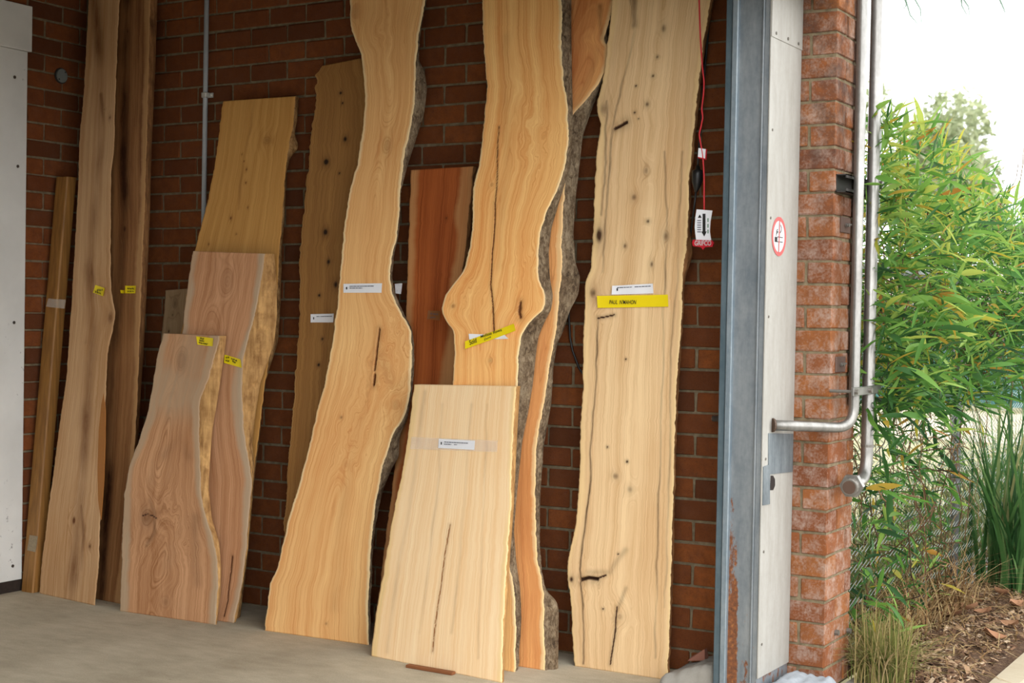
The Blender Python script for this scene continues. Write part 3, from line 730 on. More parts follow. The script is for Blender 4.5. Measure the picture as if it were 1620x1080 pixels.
# ---------------------------------------------------------------- wall bricks: the ones that show largest are parts, the rest one joined part
bv = []; bf = []
for P, (r, c) in FR_BVH:
    base = len(bv); bv += [tuple(p) for p in P]
    bf += [(base + i * c + j, base + i * c + j + 1, base + (i + 1) * c + j + 1, base + (i + 1) * c + j) for i in range(r - 1) for j in range(c - 1)]
tree = BVHTree.FromPolygons(bv, bf)
def pix(P):
    d = np.asarray(P) - CAM; z = d @ FWD
    return 810 + F * (d @ RIGHT) / z, 540 + F * (d @ DOWN) / z
score = []
for i, (x0, x1, y0, y1, j) in enumerate(BRICKS_MAIN):
    z0 = j * COURSE + J / 2; z1 = z0 + COURSE - J; n = 0
    end = x1 > WALL_END - .02
    pts = [((x0 * (1 - a) + x1 * a), -.004, z0 * (1 - c) + z1 * c) for a in (.05, .2, .35, .5, .65, .8, .95) for c in (.15, .5, .85)] if y0 < .01 else []
    if end: pts += [(WALL_END + .004, y0 * (1 - a) + y1 * a, z0 * (1 - c) + z1 * c) for a in (.2, .8) for c in (.2, .8)]
    for p in pts:
        px, py = pix(p)
        if not (0 <= px < 1620 and 0 <= py < 1080): continue
        d = Vector(CAM - np.array(p)); ln = d.length; d.normalize()
        if tree.ray_cast(Vector(p), d, ln)[0] is None: n += 1
    score.append((n * ((x1 - x0) + (.1 if end else 0)), i))
score.sort(reverse=True)
rest = MB()
for rank, (s, i) in enumerate(score):
    x0, x1, y0, y1, j = BRICKS_MAIN[i]
    z0 = j * COURSE + J / 2
    if rank < 300 and s > 0:
        place_brick(wall_right, x0, y0, z0, x1 - x0, y1 - y0, COURSE - J)
    else:
        rest.box((x0, y0, z0), (x1, y1, z0 + COURSE - J), .004)
setp(rest.obj('brick_courses', BRICK, wall_right), kind='stuff')
print('visible bricks', sum(1 for s, _ in score if s > 0), 'of', len(score))

# ================================================================ notes and labels stuck on the slabs
def patch(S, corners, mat, name, off=.003, n=8, curl=.0012, seed=0):
    """thin sheet on a slab face from four outline points (top left, top right, bottom right, bottom left)"""
    c = [S.uv(p) for p in corners]; nn = n + 1
    v = []; 
    for i in range(nn):
        for j in range(3):
            a = i / n; b_ = j / 2
            p = (c[0] * (1 - a) + c[1] * a) * (1 - b_) + (c[3] * (1 - a) + c[2] * a) * b_
            w = curl * (math.sin(a * 9 + seed) * .5 + .5) + (.004 * (abs(a - .5) * 2) ** 8 if curl > .001 else 0)
            v.append(S.world(p[0], p[1], off + w))
    front = len(v)
    v += [q - S.nf * .0006 for q in v]
    f = []
    for i in range(n):
        for j in range(2):
            q = (i * 3 + j, i * 3 + j + 1, (i + 1) * 3 + j + 1, (i + 1) * 3 + j)
            f.append(q); f.append(tuple(k + front for k in q[::-1]))
    o = mobj(name, v, f, mat, S.ob, None, True)
    o['label'] = {'paper_label': 'white printed paper label', 'tape_note': 'yellow tape with handwriting', 'clear_tape': 'strip of clear packing tape'}.get(name, name.replace('_', ' '))
    return o
def strokes(S, parent, lines, mat=INK, r=.0011, off=.0062, name='lettering'):
    b = MB()
    for ln in lines:
        P = [S.world(*S.uv(p), off) for p in ln]
        for A, B in zip(P[:-1], P[1:]):
            d = B - A; L = np.linalg.norm(d)
            if L < 1e-5: continue
            s = np.cross(d / L, S.nf) * r; d = d / L * r * .5
            b.add([A - s - d, A + s - d, B + s + d, B - s + d], [(0, 1, 2, 3)])
    return b.obj(name, mat, parent, None)
def text_on(S, parent, body, p0, p1, hpx, shear=.2, off=.0065, mat=INK, wide=1.):
    """hand lettering from outline point p0 (left end of the baseline) towards p1, letter height in outline pixels"""
    A = S.world(*S.uv(p0), off); B = S.world(*S.uv(p1), off)
    U = S.world(*S.uv((p0[0], p0[1] - hpx)), off)
    return text3(parent, body, A, B - A, U - A, mat, shear)
def text3(parent, body, A, right, up, mat, shear=0., bold=.012):
    cu = bpy.data.curves.new('lettering', 'FONT'); cu.body = body; cu.shear = shear; cu.offset = bold
    cu.materials.append(mat); cu.size = 1.0
    tmp = bpy.data.objects.new('lettering', cu)
    COL.objects.link(tmp)
    me = bpy.data.meshes.new_from_object(tmp.evaluated_get(bpy.context.evaluated_depsgraph_get()))
    bpy.data.objects.remove(tmp); bpy.data.curves.remove(cu)
    if not me.materials: me.materials.append(mat)
    o = link(bpy.data.objects.new('lettering', me), parent, A)
    w = max(max(q.co.x for q in me.vertices) if len(me.vertices) else 1., 1e-3)
    L = np.linalg.norm(right); x = right / L
    u = up - x * (up @ x); H = np.linalg.norm(u); y = u / H; z = np.cross(x, y)
    M_ = Matrix.Identity(4)
    for i in range(3):
        M_[i][0] = x[i] * L / w; M_[i][1] = y[i] * H / .72; M_[i][2] = z[i]
        M_[i][3] = (A - ORG[parent.name])[i]
    o.matrix_basis = M_
    return o
GREYINK = plain('grey_print', lin(96, 98, 110), .6)
def scrib(x0, y0, x1, y1, hh, n, sd):
    r = random.Random(sd); out = []; x = 0.
    pts = []
    for i in range(n * 3):
        a = i / (n * 3 - 1)
        if i % 5 == 4 and len(pts) > 1: out.append(pts); pts = []
        pts.append((x0 + (x1 - x0) * a, y0 + (y1 - y0) * a + (hh if i % 2 else -hh) * r.uniform(.4, 1)))
    out.append(pts)
    return [p for p in out if len(p) > 1]
o = patch(SA, [(153, 451), (168, 456), (165, 469), (149, 463)], YELLOW, 'tape_note'); strokes(SA, o, scrib(155, 459, 164, 459, 2, 4, 1) + scrib(152, 461, 162, 465, 2, 5, 2))
o = patch(SB, [(200, 452), (217, 452), (216, 464), (200, 464)], YELLOW, 'tape_note'); strokes(SB, o, scrib(203, 456, 214, 457, 1.6, 5, 3) + scrib(203, 461, 214, 461, 1.2, 5, 4))
patch(SB, [(193, 459), (200, 459), (200, 464), (194, 464)], YELLOW, 'tape_note', .006, 4, .002)
o = patch(SF, [(312, 532), (339, 535), (338, 548), (314, 545)], YELLOW, 'tape_note'); strokes(SF, o, scrib(318, 535, 324, 536, 1.6, 3, 5) + scrib(317, 538.5, 324, 539.5, 1.6, 4, 6) + scrib(316, 542, 330, 544.5, 1.4, 7, 7))
o = patch(SE, [(357, 561), (382, 568.5), (384, 582), (356, 574)], YELLOW, 'tape_note'); strokes(SE, o, scrib(358, 565, 364, 566, 1.8, 3, 8) + scrib(367, 567, 377, 571, 1.6, 5, 9) + scrib(358, 570, 364, 571.5, 1.8, 3, 10) + scrib(369, 571, 374, 574, 1.6, 3, 11))
# chain-sawn orange facet low on the right side of the pale streaked slab
t_ = NT('sawn_facet_wood'); p_ = t_.obj(); st_ = t_.n('TexWave', {'bands_direction': 'Z'}, Vector=p_, Scale=55., Distortion=1.5, Detail=2.).outputs[1]
FACET = t_.out(t_.mix(st_, lin(190, 124, 50), lin(132, 80, 30)), .7); 
fp = [(164, 622), (167, 650), (166.5, 700), (164.5, 760), (160, 822), (155.5, 790), (154.5, 740), (156.5, 680), (160.5, 640)]
b = MB(); q_ = [SA.world(*SA.uv(p), .0015) for p in fp]; b.add(q_ + [a - SA.nf * .004 for a in q_], [tuple(range(9))[::-1], tuple(range(9, 18))] + [(i, (i + 1) % 9, 9 + (i + 1) % 9, 9 + i) for i in range(9)])
b.obj('sawn_facet', FACET, SA.ob)['label'] = 'orange sawn facet'
def printed(S, cs, lines, emblem, seed=0, curl=.0006):
    o = patch(S, cs, PAPER, 'paper_label', .003, 8, curl, seed)
    P = [S.uv(c) for c in cs]
    tl, tr, br, bl = [np.array(c, float) for c in cs]
    def at(a, b_): return tuple((tl * (1 - a) + tr * a) * (1 - b_) + (bl * (1 - a) + br * a) * b_)
    out = []; r = random.Random(seed + 5)
    for (b_, a0, a1) in lines:
        a = a0
        while a < a1:
            w = r.uniform(.03, .09); out.append([at(a, b_), at(min(a + w, a1), b_)]); a += w + .018
    strokes(S, o, out, GREYINK, .0016, .0058)
    strokes(S, o, [[at(emblem[0], emblem[1] - .1), at(emblem[0] + .004, emblem[1] + .1)]], INK, .003, .0058, 'emblem')
    return o
printed(SI, [(544, 449), (605, 448), (604, 463), (544, 463)], [(.3, .17, .8), (.5, .17, .5)], (.09, .5), 1)
printed(SK, [(695, 694), (752, 697), (751, 711.5), (694, 708.5)], [(.32, .17, .82), (.55, .17, .36), (.55, .45, .52)], (.085, .48), 2)
printed(SN, [(970, 452), (1034, 448.5), (1035, 464), (969, 466)], [(.25, .12, .95)], (.12, .45), 3, .003)
printed(SH, [(493, 497), (530, 496), (529, 510), (493, 510)], [(.3, .25, 1.)], (.12, .5), 4, .003)
o = patch(SN, [(946, 468), (1058, 466), (1059, 485), (947, 487)], YELLOW, 'tape_note', .0045, 14, .0016)
text_on(SN, o, "PAUL  N'MAHON", (965, 481), (1008, 481), 6.5, .15, .0085)
o = patch(SL, [(743, 528), (800, 530), (806, 536), (744, 537)], PAPER, 'paper_label', .002, 8, .003)
o = patch(SL, [(738, 540), (815, 512), (818, 523), (738, 552)], YELLOW, 'tape_note', .006, 14, .0016)
text_on(SL, o, 'Sold', (745, 546), (757, 541), 8, .15, .0098)
text_on(SL, o, 'Melissa Rows', (762, 535), (796, 523.5), 4.5, .2, .0098)
text_on(SL, o, 'Dove', (768, 539), (779, 534), 3.6, .2, .0098)
KRAFT = plain('brown_packing_tape', lin(150, 92, 44), .4)
o = patch(SJ, [(679, 491), (698, 492), (697, 507), (677, 505)], KRAFT, 'packing_tape', .003)
strokes(SJ, o, scrib(682, 496, 694, 497, 2, 4, 12) + scrib(682, 502, 690, 502, 1.2, 4, 13), GREYINK, .001)
def clear_mat():
    t = NT('clear_film'); t.b.inputs['Alpha'].default_value = .22
    return t.out((.9, .85, .75), .12, spec=.6)
CLEAR = clear_mat()
patch(SK, [(651, 691), (788, 697), (787, 715), (649, 710)], CLEAR, 'clear_tape', .0015, 10, .0004)
# glossy end of packing tape sticking out behind the honey slab
pf = [SI.world(*SI.uv((x, y)), -.045) for x, y in [(616, 447), (626, 446), (624, 463), (617, 462)]]
b = MB(); b.add(pf, [(0, 1, 2, 3)]); b.add([p + np.array([.004, .003, 0]) for p in pf], [(3, 2, 1, 0)])
b.obj('clear_tape', plain('shiny_white_film', lin(230, 228, 232), .15, 0, .2, 90), SI.ob)['label'] = 'shiny loose end of tape'

# ---------------------------------------------------------------- squared post in the corner, packer under the straw slab
P0 = np.array([-2.042, -.375, 0]); top = np.array([-2.042, -.185, 2.06]); ax = (top - P0)
pb = MB()
w, d = .085, .062
lo = [(-w / 2, -d / 2), (w / 2, -d / 2), (w / 2, d / 2), (-w / 2, d / 2)]
v = [P0 + np.array([x, y, 0]) for x, y in lo] + [top + np.array([x, y, 0]) for x, y in lo]
vv = []
c = .006
prof = [(-w / 2 + c, -d / 2), (w / 2 - c, -d / 2), (w / 2, -d / 2 + c), (w / 2, d / 2 - c), (w / 2 - c, d / 2), (-w / 2 + c, d / 2), (-w / 2, d / 2 - c), (-w / 2, -d / 2 + c)]
for k in range(2):
    for x, y in prof: vv.append((top if k else P0) + np.array([x, y, 0]))
ff = [(i, (i + 1) % 8, 8 + (i + 1) % 8, 8 + i) for i in range(8)] + [tuple(range(8))[::-1], tuple(range(8, 16))]
t_ = NT('dark_olive_timber'); p_ = t_.obj(); n_ = t_.noise(t_.mapv(p_, (70, 70, 3)), 1, 4)
POSTM = t_.out(t_.ramp(n_, (.3, lin(120, 80, 34)), (.7, lin(160, 112, 52))), .6)
post = setp(mobj('timber_post', vv, ff, POSTM, None, P0), 'squared olive brown timber post leaning in the corner by the white panel', 'timber post')
def on_post(px, py): return on_plane(px, py, (0, 1, -ax[1] / ax[2]), P0[1] - d / 2 - .002)
for nm, q, mt in (('clear_tape', [(76, 472), (104, 474), (102, 488), (73, 485)], CLEAR), ('residue_patch', [(47, 846), (60, 848), (56, 873), (43, 870)], plain('pale_residue', lin(170, 150, 118), .5, 0, .3, 120))):
    Q = [on_post(*k) - np.array([0, .001, 0]) for k in q]
    b = MB(); b.add(Q, [(0, 3, 2, 1)]); b.add([k + np.array([0, .0012, 0]) for k in Q], [(0, 1, 2, 3)]); b.obj(nm, mt, post)
a0, a1 = on_z(650, 1053), on_z(727, 1064)
b = MB(); b.box((a0[0], -.590, 0), (a1[0], -.563, .012), .002)
setp(b.obj('timber_packer', plain('packer_wood', lin(140, 84, 46), .7)), 'thin red brown packing strip lying under the foot of the straw slab', 'packer')

# ---------------------------------------------------------------- left wall: white panel, round cover, conduit
pt = empty('wall_panel', (LEFTX, -1.4, .058))
setp(pt, 'scuffed white painted panel fixed on the brick wall at the far left', 'wall panel')
b = MB(); b.box((LEFTX - .004, -2.6, .058), (LEFTX + .012, -.392, 2.660), .002); b.obj('lower_sheet', WHITEP, pt)
b = MB(); b.box((LEFTX - .004, -2.6, 2.662), (LEFTX + .02, -.372, 2.885), .002); b.obj('upper_sheet', WHITEP, pt)
for (px, py) in [(5, 15), (23, 122), (22, 510), (20, 895), (28, 263)]:
    q = on_x(px, py, LEFTX + .013); b = MB(); b.tube([q, q + np.array([.003, 0, 0])], .008, 8); b.obj('screw_cap', plain('dark_screw', lin(70, 62, 54)), pt)
b = MB(); b.box((LEFTX - .004, -2.6, 0), (LEFTX + .006, -.37, .056)); setp(b.obj('baseboard_left', plain('dirt_crust', lin(58, 44, 34), .95, 0, .4, 60)), kind='structure')
q = on_x(96, 120, LEFTX + .002); cv = empty('round_cover', q)
setp(cv, 'small round grey blanking cover on the left brick wall', 'wall cover')
b = MB(); b.tube([q, q + np.array([.006, 0, 0])], .040, 20); b.obj('ring', plain('dark_rim', lin(40, 40, 40), .5), cv)
b = MB(); b.tube([q + np.array([.006, 0, 0]), q + np.array([.012, 0, 0])], .034, 20); b.obj('disc', plain('grey_disc', lin(120, 124, 120), .5), cv)
for dy, dz in ((.02, .02), (-.02, -.02)):
    b = MB(); b.tube([q + np.array([.012, dy, dz]), q + np.array([.014, dy, dz])], .004, 8); b.obj('screw', BLACKP, cv)
q = on_y(327, 0, -.02); ct = empty('conduit', (q[0], -.02, 1.7))
setp(ct, 'slim grey conduit running down the dark brick wall behind the golden slab', 'conduit')
b = MB(); b.tube([(q[0], -.02, CEIL), (q[0], -.02, 1.5)], .012, 12); b.obj('pipe', plain('grey_pvc', lin(172, 176, 180), .45), ct, smooth=True)
q2 = on_y(331, 150, -.02)
cl = MB(); cl.box((q[0] - .016, -.034, q2[2] - .013), (q[0] + .016, -.001, q2[2] + .013), .003); cl.box((q[0] + .016, -.006, q2[2] - .012), (q[0] + .036, -.001, q2[2] + .012), .001)
clo = cl.obj('saddle_clip', plain('zinc_clip', lin(206, 204, 196), .3, .6), ct)
b = MB(); b.tube([(q[0] + .026, -.006, q2[2]), (q[0] + .026, -.010, q2[2])], .005, 8); b.obj('screw', plain('bright_screw', lin(230, 228, 220), .3, .6), clo)

# ---------------------------------------------------------------- roller door jamb and its cover sheet
XS = [1.571, 1.597, 1.600, 1.623, 1.712, 1.720, 1.745]
jb = empty('door_jamb', (1.66, -.2, 0)); setp(jb, 'blue grey galvanised steel door jamb rusting towards its foot', 'door jamb')
b = MB(); b.box((XS[0], -.322, 0), (XS[1], -.16, 2.66), .003); b.obj('guide_channel', BLUEG, jb)
b = MB(); b.box((XS[2] - .003, -.315, 0), (XS[2], -.17, 2.66)); b.obj('guide_groove', plain('dark_groove', lin(40, 48, 54), .6), jb)
b = MB(); b.box((XS[2], -.332, 0), (XS[3], -.16, 2.66), .003); b.obj('guide_lip', LIGHTG, jb)
b = MB(); b.box((XS[3], -.312, 0), (XS[4], -.004, 2.66)); b.obj('web', GALV, jb)
b = MB(); b.box((XS[4], -.320, 0), (XS[5], -.02, 2.66), .002); b.obj('ridge', GALV, jb)
b = MB(); b.box((XS[5], -.316, 0), (XS[6] - .003, -.004, 2.66), .002); b.obj('flange', GALV, jb)
cs = empty('cover_sheet', (1.746, -.16, .1)); setp(cs, 'beige sheet metal cover between the steel jamb and the brick corner', 'cover sheet')
b = MB(); b.box((1.742, -.320, .098), (1.7475, -.003, 2.438), .001); b.obj('lower_sheet', BEIGE, cs)
b = MB(); b.box((1.742, -.320, 2.434), (1.7505, -.003, 2.66), .001); b.obj('upper_sheet', BEIGE, cs)
RIV = plain('rivet_metal', lin(119, 114, 106), .4, .5)
for y in (-.28, -.16, -.05):
    b = MB(); b.tube([(1.75, y, 2.452), (1.7535, y, 2.452)], .006, 8); b.obj('rivet', RIV, cs)
for z in (.22, .56, .9, 1.42, 1.78, 2.1):
    b = MB(); b.tube([(1.747, -.29, z), (1.75, -.29, z)], .005, 8); b.obj('rivet', RIV, cs)
# patch plate and hole
X_ = 1.7478
def onp(px, py, dx=0.): return on_x(px, py, X_ + dx)
PLM = galv_mat('zinc_plate', lin(88, 98, 104), lin(130, 138, 141), 0, .4, .45)
def sheet_piece(name, pts, mat, parent, dx0, dx1):
    A = [onp(*p, dx0) for p in pts]; n = len(A)
    Bv = [np.array([X_ + dx1, a[1], a[2]]) for a in A]
    f = [tuple(range(n, 2 * n)), tuple(range(n))[::-1]] + [(i, (i + 1) % n, n + (i + 1) % n, n + i) for i in range(n)]
    b = MB(); b.add([np.array([X_ + dx0, a[1], a[2]]) for a in A] + Bv, f); return b.obj(name, mat, parent)
sheet_piece('patch_plate', [(1215, 685), (1254, 686), (1253, 746), (1217, 750), (1217, 797), (1206, 799), (1207, 738), (1215, 735)], PLM, cs, 0, .003)
sheet_piece('cable_hole', [(1219, 752), (1223, 752), (1226, 758), (1226, 768), (1223, 775), (1218, 775)], BLACKP, cs, 0, .0006)
# no smoking sign
sc_ = on_x(1232, 374, X_); ry = 31 / F * np.dot(sc_ - CAM, FWD)
def ring_yz(c, r0, r1, x, n=40, th=.0006):
    v = []; f = []
    for i in range(n):
        a = 2 * math.pi * i / n; u = np.array([0, math.cos(a), math.sin(a)])
        for r in (r0, r1): v += [c + u * r + np.array([x, 0, 0]), c + u * r + np.array([x + th, 0, 0])]
    for i in range(n):
        a = i * 4; d_ = ((i + 1) % n) * 4
        f += [(a + 1, a + 3, d_ + 3, d_ + 1), (a + 2, d_ + 2, d_ + 3, a + 3), (a, a + 1, d_ + 1, d_)]
    return v, f
sg = empty('no_smoking_sign', sc_); sg.parent = cs; sg.location = sc_ - ORG[cs.name]; sg['label'] = 'round faded red no smoking sticker'
SRED = plain('faded_sign_red', lin(188, 88, 86), .5, 0, .08); SWH = plain('sign_white', lin(191, 191, 191), .5, 0, .03)
b = MB(); b.add([sc_ + np.array([.0008, math.cos(i * math.pi / 20) * ry * .85, math.sin(i * math.pi / 20) * ry * .85]) for i in range(40)], [tuple(range(40))]); b.obj('sign_face', SWH, sg)
v, f = ring_yz(sc_, ry * .8, ry, .0009); b = MB(); b.add(v, f); b.obj('red_ring', SRED, sg)
def yz_quad(pts, x): return [sc_ + np.array([x, a * ry, b_ * ry]) for a, b_ in pts]
b = MB(); b.add(yz_quad([(-.02, .84), (.09, .84), (.03, -.84), (-.08, -.84)], .0022), [(0, 1, 2, 3)]); b.obj('slash', SRED, sg)
b = MB(); b.add(yz_quad([(-.60, -.04), (-.25, -.04), (-.25, -.30), (-.60, -.30)], .0016), [(0, 1, 2, 3)])
for z0 in (-.03, -.27): b.add(yz_quad([(-.25, z0 + .02), (.52, z0 + .02), (.52, z0 - .02), (-.25, z0 - .02)], .0016), [(0, 1, 2, 3)])
sm_ = [[(-.42, 0), (-.38, .16), (-.28, .24), (-.15, .2)], [(-.3, .12), (-.36, .28), (-.2, .36)], [(.1, .18), (.28, .3), (.32, .46), (.18, .6)]]
for ln in sm_:
    for A, B in zip(ln[:-1], ln[1:]):
        d_ = np.array(B) - np.array(A); s = np.array([-d_[1], d_[0]]) / np.linalg.norm(d_) * .028
        b.add(yz_quad([np.array(A) - s, np.array(A) + s, np.array(B) + s, np.array(B) - s], .0016), [(0, 1, 2, 3)])
b.obj('cigarette', INK, sg)
# white concrete foot and the broken ledge
def lump(name, x0, x1, y0, y1, h, mat, seed, label, cat, slope=0.):
    n = 22; X = np.linspace(0, 1, n); G = np.stack(np.meshgrid(X, X, indexing='ij'), -1)
    e = np.minimum(np.minimum(G[..., 0], 1 - G[..., 0]), np.minimum(G[..., 1], 1 - G[..., 1]))
    z = h * np.clip(e * 9, 0, 1) ** .4 * (1 + .22 * fbm(G[..., 0] * 4, G[..., 1] * 4, seed) + .10 * fbm(G[..., 0] * 14, G[..., 1] * 14, seed + 2)) * (1 + slope * (G[..., 0] - .5)) 
    v = np.stack([x0 + (x1 - x0) * G[..., 0], y0 + (y1 - y0) * G[..., 1], z], -1).reshape(-1, 3)
    ii = np.arange(n - 1)[:, None] * n + np.arange(n - 1)[None]
    f = np.stack([ii, ii + n, ii + n + 1, ii + 1], -1).reshape(-1, 4)
    return setp(mobj(name, v, f, mat, None, None, True), label, cat)
WCONC = concrete_mat('white_washed_concrete', lin(112, 116, 120), lin(150, 154, 158), 3.)
lump('concrete_footing', 1.752, 1.95, -.36, .0, .075, WCONC, 3, 'white washed concrete lump under the beige cover sheet', 'footing')
lump('concrete_ledge', 1.335, 1.565, -.30, -.002, .085, concrete_mat('broken_concrete', lin(135, 130, 120), lin(164, 159, 151), 3.), 8, 'rough broken concrete ledge at the wall foot beside the steel jamb', 'concrete ledge', .9)
q = on_y(1108, 1036, -.07)
b = MB(); b.add([q + np.array(p) for p in [(-.045, -.02, -.025), (.03, -.025, -.012), (.028, .02, -.014), (-.03, .02, -.026), (-.038, -.008, -.012), (.024, -.016, .03), (.022, .012, .028), (-.02, .012, -.006)]], [(0, 3, 2, 1), (4, 5, 6, 7), (0, 1, 5, 4), (1, 2, 6, 5), (2, 3, 7, 6), (3, 0, 4, 7)])
setp(b.obj('brick_shard', plain('pink_brick_shard', lin(164, 110, 91), .9)), 'pink broken brick shard lying on the concrete ledge', 'brick shard')
# short rod end
q = on_y(1133, 662, -.06)
st = empty('pipe_stub', (q[0] + .05, -.06, q[2])); setp(st, 'short steel rod end poking from behind the door jamb', 'rod')
b = MB(); b.tube([(q[0] - .012, -.06, q[2]), (q[0] + .13, -.06, q[2])], .012, 12); b.obj('rod', STEEL, st, smooth=True)
b = MB(); b.tube([(q[0] - .016, -.06, q[2]), (q[0] - .012, -.06, q[2])], .010, 12); b.obj('end_cap', RIV, st)

# ---------------------------------------------------------------- pull cord, its tags, and the black cable
CY = -.215
pc = empty('pull_cord', on_y(1112, 390, CY)); setp(pc, 'red pull cord with white warning tag and red grip hanging by the oak slab', 'pull cord')
pts = [(1105, -60), (1106, 0), (1108, 60), (1111, 105), (1114, 130), (1113, 150), (1110, 172), (1112, 186), (1109, 200), (1106, 212), (1108, 224), (1112, 245), (1114, 280), (1114, 335)]
P = np.array([on_y(*p, CY) for p in pts]); tt = np.linspace(0, len(P) - 1, 60)
P = np.stack([np.interp(tt, np.arange(len(P)), P[:, k]) for k in range(3)], -1)
P = np.vstack([P[:1], (P[:-2] + 2 * P[1:-1] + P[2:]) / 4, P[-1:]])
b = MB(); b.tube(P, .0032, 6); b.obj('cord', REDC, pc, smooth=True)
def tagc(name, px, mat, dy, parent, th=.0012):
    A = [on_y(*p, CY + dy) for p in px]; n = len(A)
    f = [tuple(range(n))[::-1], tuple(range(n, 2 * n))] + [(i, n + i, n + (i + 1) % n, (i + 1) % n) for i in range(n)]
    b = MB(); b.add([a for a in A] + [a + np.array([0, th, 0]) for a in A], [q_[::-1] for q_ in f]); return b.obj(name, mat, parent)
wt = tagc('warning_tag', [(1102, 331), (1127, 333), (1124, 350), (1123, 366), (1125, 380), (1101, 379), (1099, 360), (1100, 344)], PAPER, -.006, pc)
tagc('arrow', [(1111.5, 338), (1116, 338), (1116, 366), (1118, 366), (1114, 374), (1109.5, 366), (1111.5, 366)], INK, -.0075, wt, .0006)
tagc('warning_triangle', [(1104, 344.5), (1107, 339), (1110, 344.5)], INK, -.0075, wt, .0006)
for k in range(6): tagc('print_line', [(1103, 348 + k * 3.6), (1109, 348 + k * 3.6), (1109, 349.4 + k * 3.6), (1103, 349.4 + k * 3.6)], GREYINK, -.0075, wt, .0006)
for k in range(3): tagc('print_line', [(1119, 345 + k * 9), (1121, 345 + k * 9), (1121, 351 + k * 9), (1119, 351 + k * 9)], plain('green_print', lin(130, 160, 140)), -.0075, wt, .0006)
rg = tagc('red_grip', [(1096, 379), (1126, 380), (1129, 384), (1127, 390), (1115, 391), (1112, 395), (1109, 391), (1096, 389), (1095, 384)], REDP, -.010, pc, .008)
text3(rg, 'GRIFCO', on_y(1098.5, 388, CY - .0108), on_y(1125, 388, CY - .0108) - on_y(1098.5, 388, CY - .0108), np.array([0, 0, .0185]), SWH, 0., .02)
tg = tagc('small_tag', [(1105, 234), (1118, 236), (1117, 252), (1104, 249)], PAPER, -.002, pc)
tagc('tag_rim', [(1116.5, 236), (1118.5, 236), (1117.5, 253), (1115.5, 252)], REDP, -.003, tg, .0006)
tagc('tag_rim', [(1104, 248), (1117, 251), (1117, 253), (1104, 250)], REDP, -.003, tg, .0006)
pl_ = empty('power_cable', on_y(1103, 285, -.13)); setp(pl_, 'black power cable with round plug hanging on the brick wall behind the oak slab', 'power cable')
def at13(p, Y=-.13): return on_y(p[0], p[1], Y)
b = MB(); b.tube([at13(p, Y) for p, Y in [((1128, -50), -.03), ((1122, 30), -.03), ((1115, 110), -.04), ((1109, 200), -.08), ((1105, 240), -.12), ((1104, 262), -.13)]], .0045, 8); b.obj('cable', BLACKP, pl_, smooth=True)
b = MB(); b.tube([at13((1104, 262)), at13((1104, 268)), at13((1104, 270)), at13((1103.5, 276)), at13((1103, 288)), at13((1102.5, 294)), at13((1101.5, 300)), at13((1101, 304))], [.008, .010, .022, .023, .021, .016, .009, .006], 14); b.obj('plug', BLACKP, pl_, smooth=True)
b = MB(); b.tube([at13(p, Y) for p, Y in [((1101, 302), -.13), ((1098, 330), -.12), ((1094, 360), -.09), ((1090, 385), -.05), ((1080, 420), -.025), ((1040, 500), -.02), ((980, 560), -.02), ((935, 610), -.02), ((916, 582), -.02), ((906, 555), -.02), ((902, 535), -.02), ((900, 500), -.02), ((899, 440), -.02)]], .0045, 8); b.obj('cable', BLACKP, pl_, smooth=True)

# ---------------------------------------------------------------- pipes on the brick corner
def bend(pts, rad, n=8):
    out = [np.asarray(pts[0], float)]
    for a, c, e in zip(pts[:-2], pts[1:-1], pts[2:]):
        a, c, e = map(lambda q: np.asarray(q, float), (a, c, e))
        u = (a - c) / np.linalg.norm(a - c); v_ = (e - c) / np.linalg.norm(e - c)
        s, g = c + u * rad, c + v_ * rad
        for k in range(n + 1):
            t = k / n; out.append((1 - t) ** 2 * s + 2 * t * (1 - t) * c + t * t * g)
    out.append(np.asarray(pts[-1], float)); return out
PX = 1.955
h0 = np.array([1.7485, -.234, 1.021])
v1 = on_x(1353, 560, PX); v1t = np.array([PX, v1[1], 3.2]); c1 = np.array([PX, v1[1], 1.003])
p1 = empty('steel_pipe', (PX, v1[1], 1.0)); setp(p1, 'bent stainless pipe running from the beige sheet and up the brick corner', 'pipe')
b = MB(); b.tube(bend([h0, c1, v1t], .085), .0195, 16); b.obj('pipe', STEEL, p1, smooth=True)
b = MB(); b.tube([h0 - np.array([.001, 0, 0]), h0 + (c1 - h0) / np.linalg.norm(c1 - h0) * .006], .026, 16); b.obj('hole_rim', plain('rust_rim', lin(75, 54, 38)), p1)
v2 = on_x(1375, 560, PX); c2 = np.array([PX, v2[1], .80]); e2_ = np.array([PX + .01, v2[1] - .235, .785])
p2 = empty('steel_pipe', (PX, v2[1], .8)); setp(p2, 'straight stainless pipe beside the bent one, ending in an open hex nut', 'pipe')
b = MB(); b.tube(bend([(PX, v2[1], 3.2), c2, e2_ + np.array([0, .05, 0])], .10), .024, 16); b.obj('pipe', STEEL, p2, smooth=True)
jt = MB(); jt.tube([(PX, v2[1], .92), (PX, v2[1], .93)], .0255, 16); jt.obj('joint', RIV, p2)
dr = (e2_ - c2) / np.linalg.norm(e2_ - c2)
b = MB(); b.tube([e2_ - dr * .05, e2_ - dr * .02], .046, 6); b.obj('hex_nut', STEEL, p2)
b = MB(); b.tube([e2_ - dr * .03, e2_ + dr * .004], .034, 16); b.tube([e2_ + dr * .004, e2_ + dr * .006], [.034, .03], 16); b.obj('collar', RIV, p2)
b = MB(); b.tube([e2_ + dr * .0062, e2_ + dr * .0075], .025, 16); b.obj('bore', plain('rusty_bore', lin(84, 62, 48), .9), p2)
v3 = on_x(1386, 300, 1.925)
b = MB(); b.box((1.905, v3[1] - .03, on_x(1382, 412, 1.925)[2]), (1.94, v3[1] + .012, 3.2), .002)
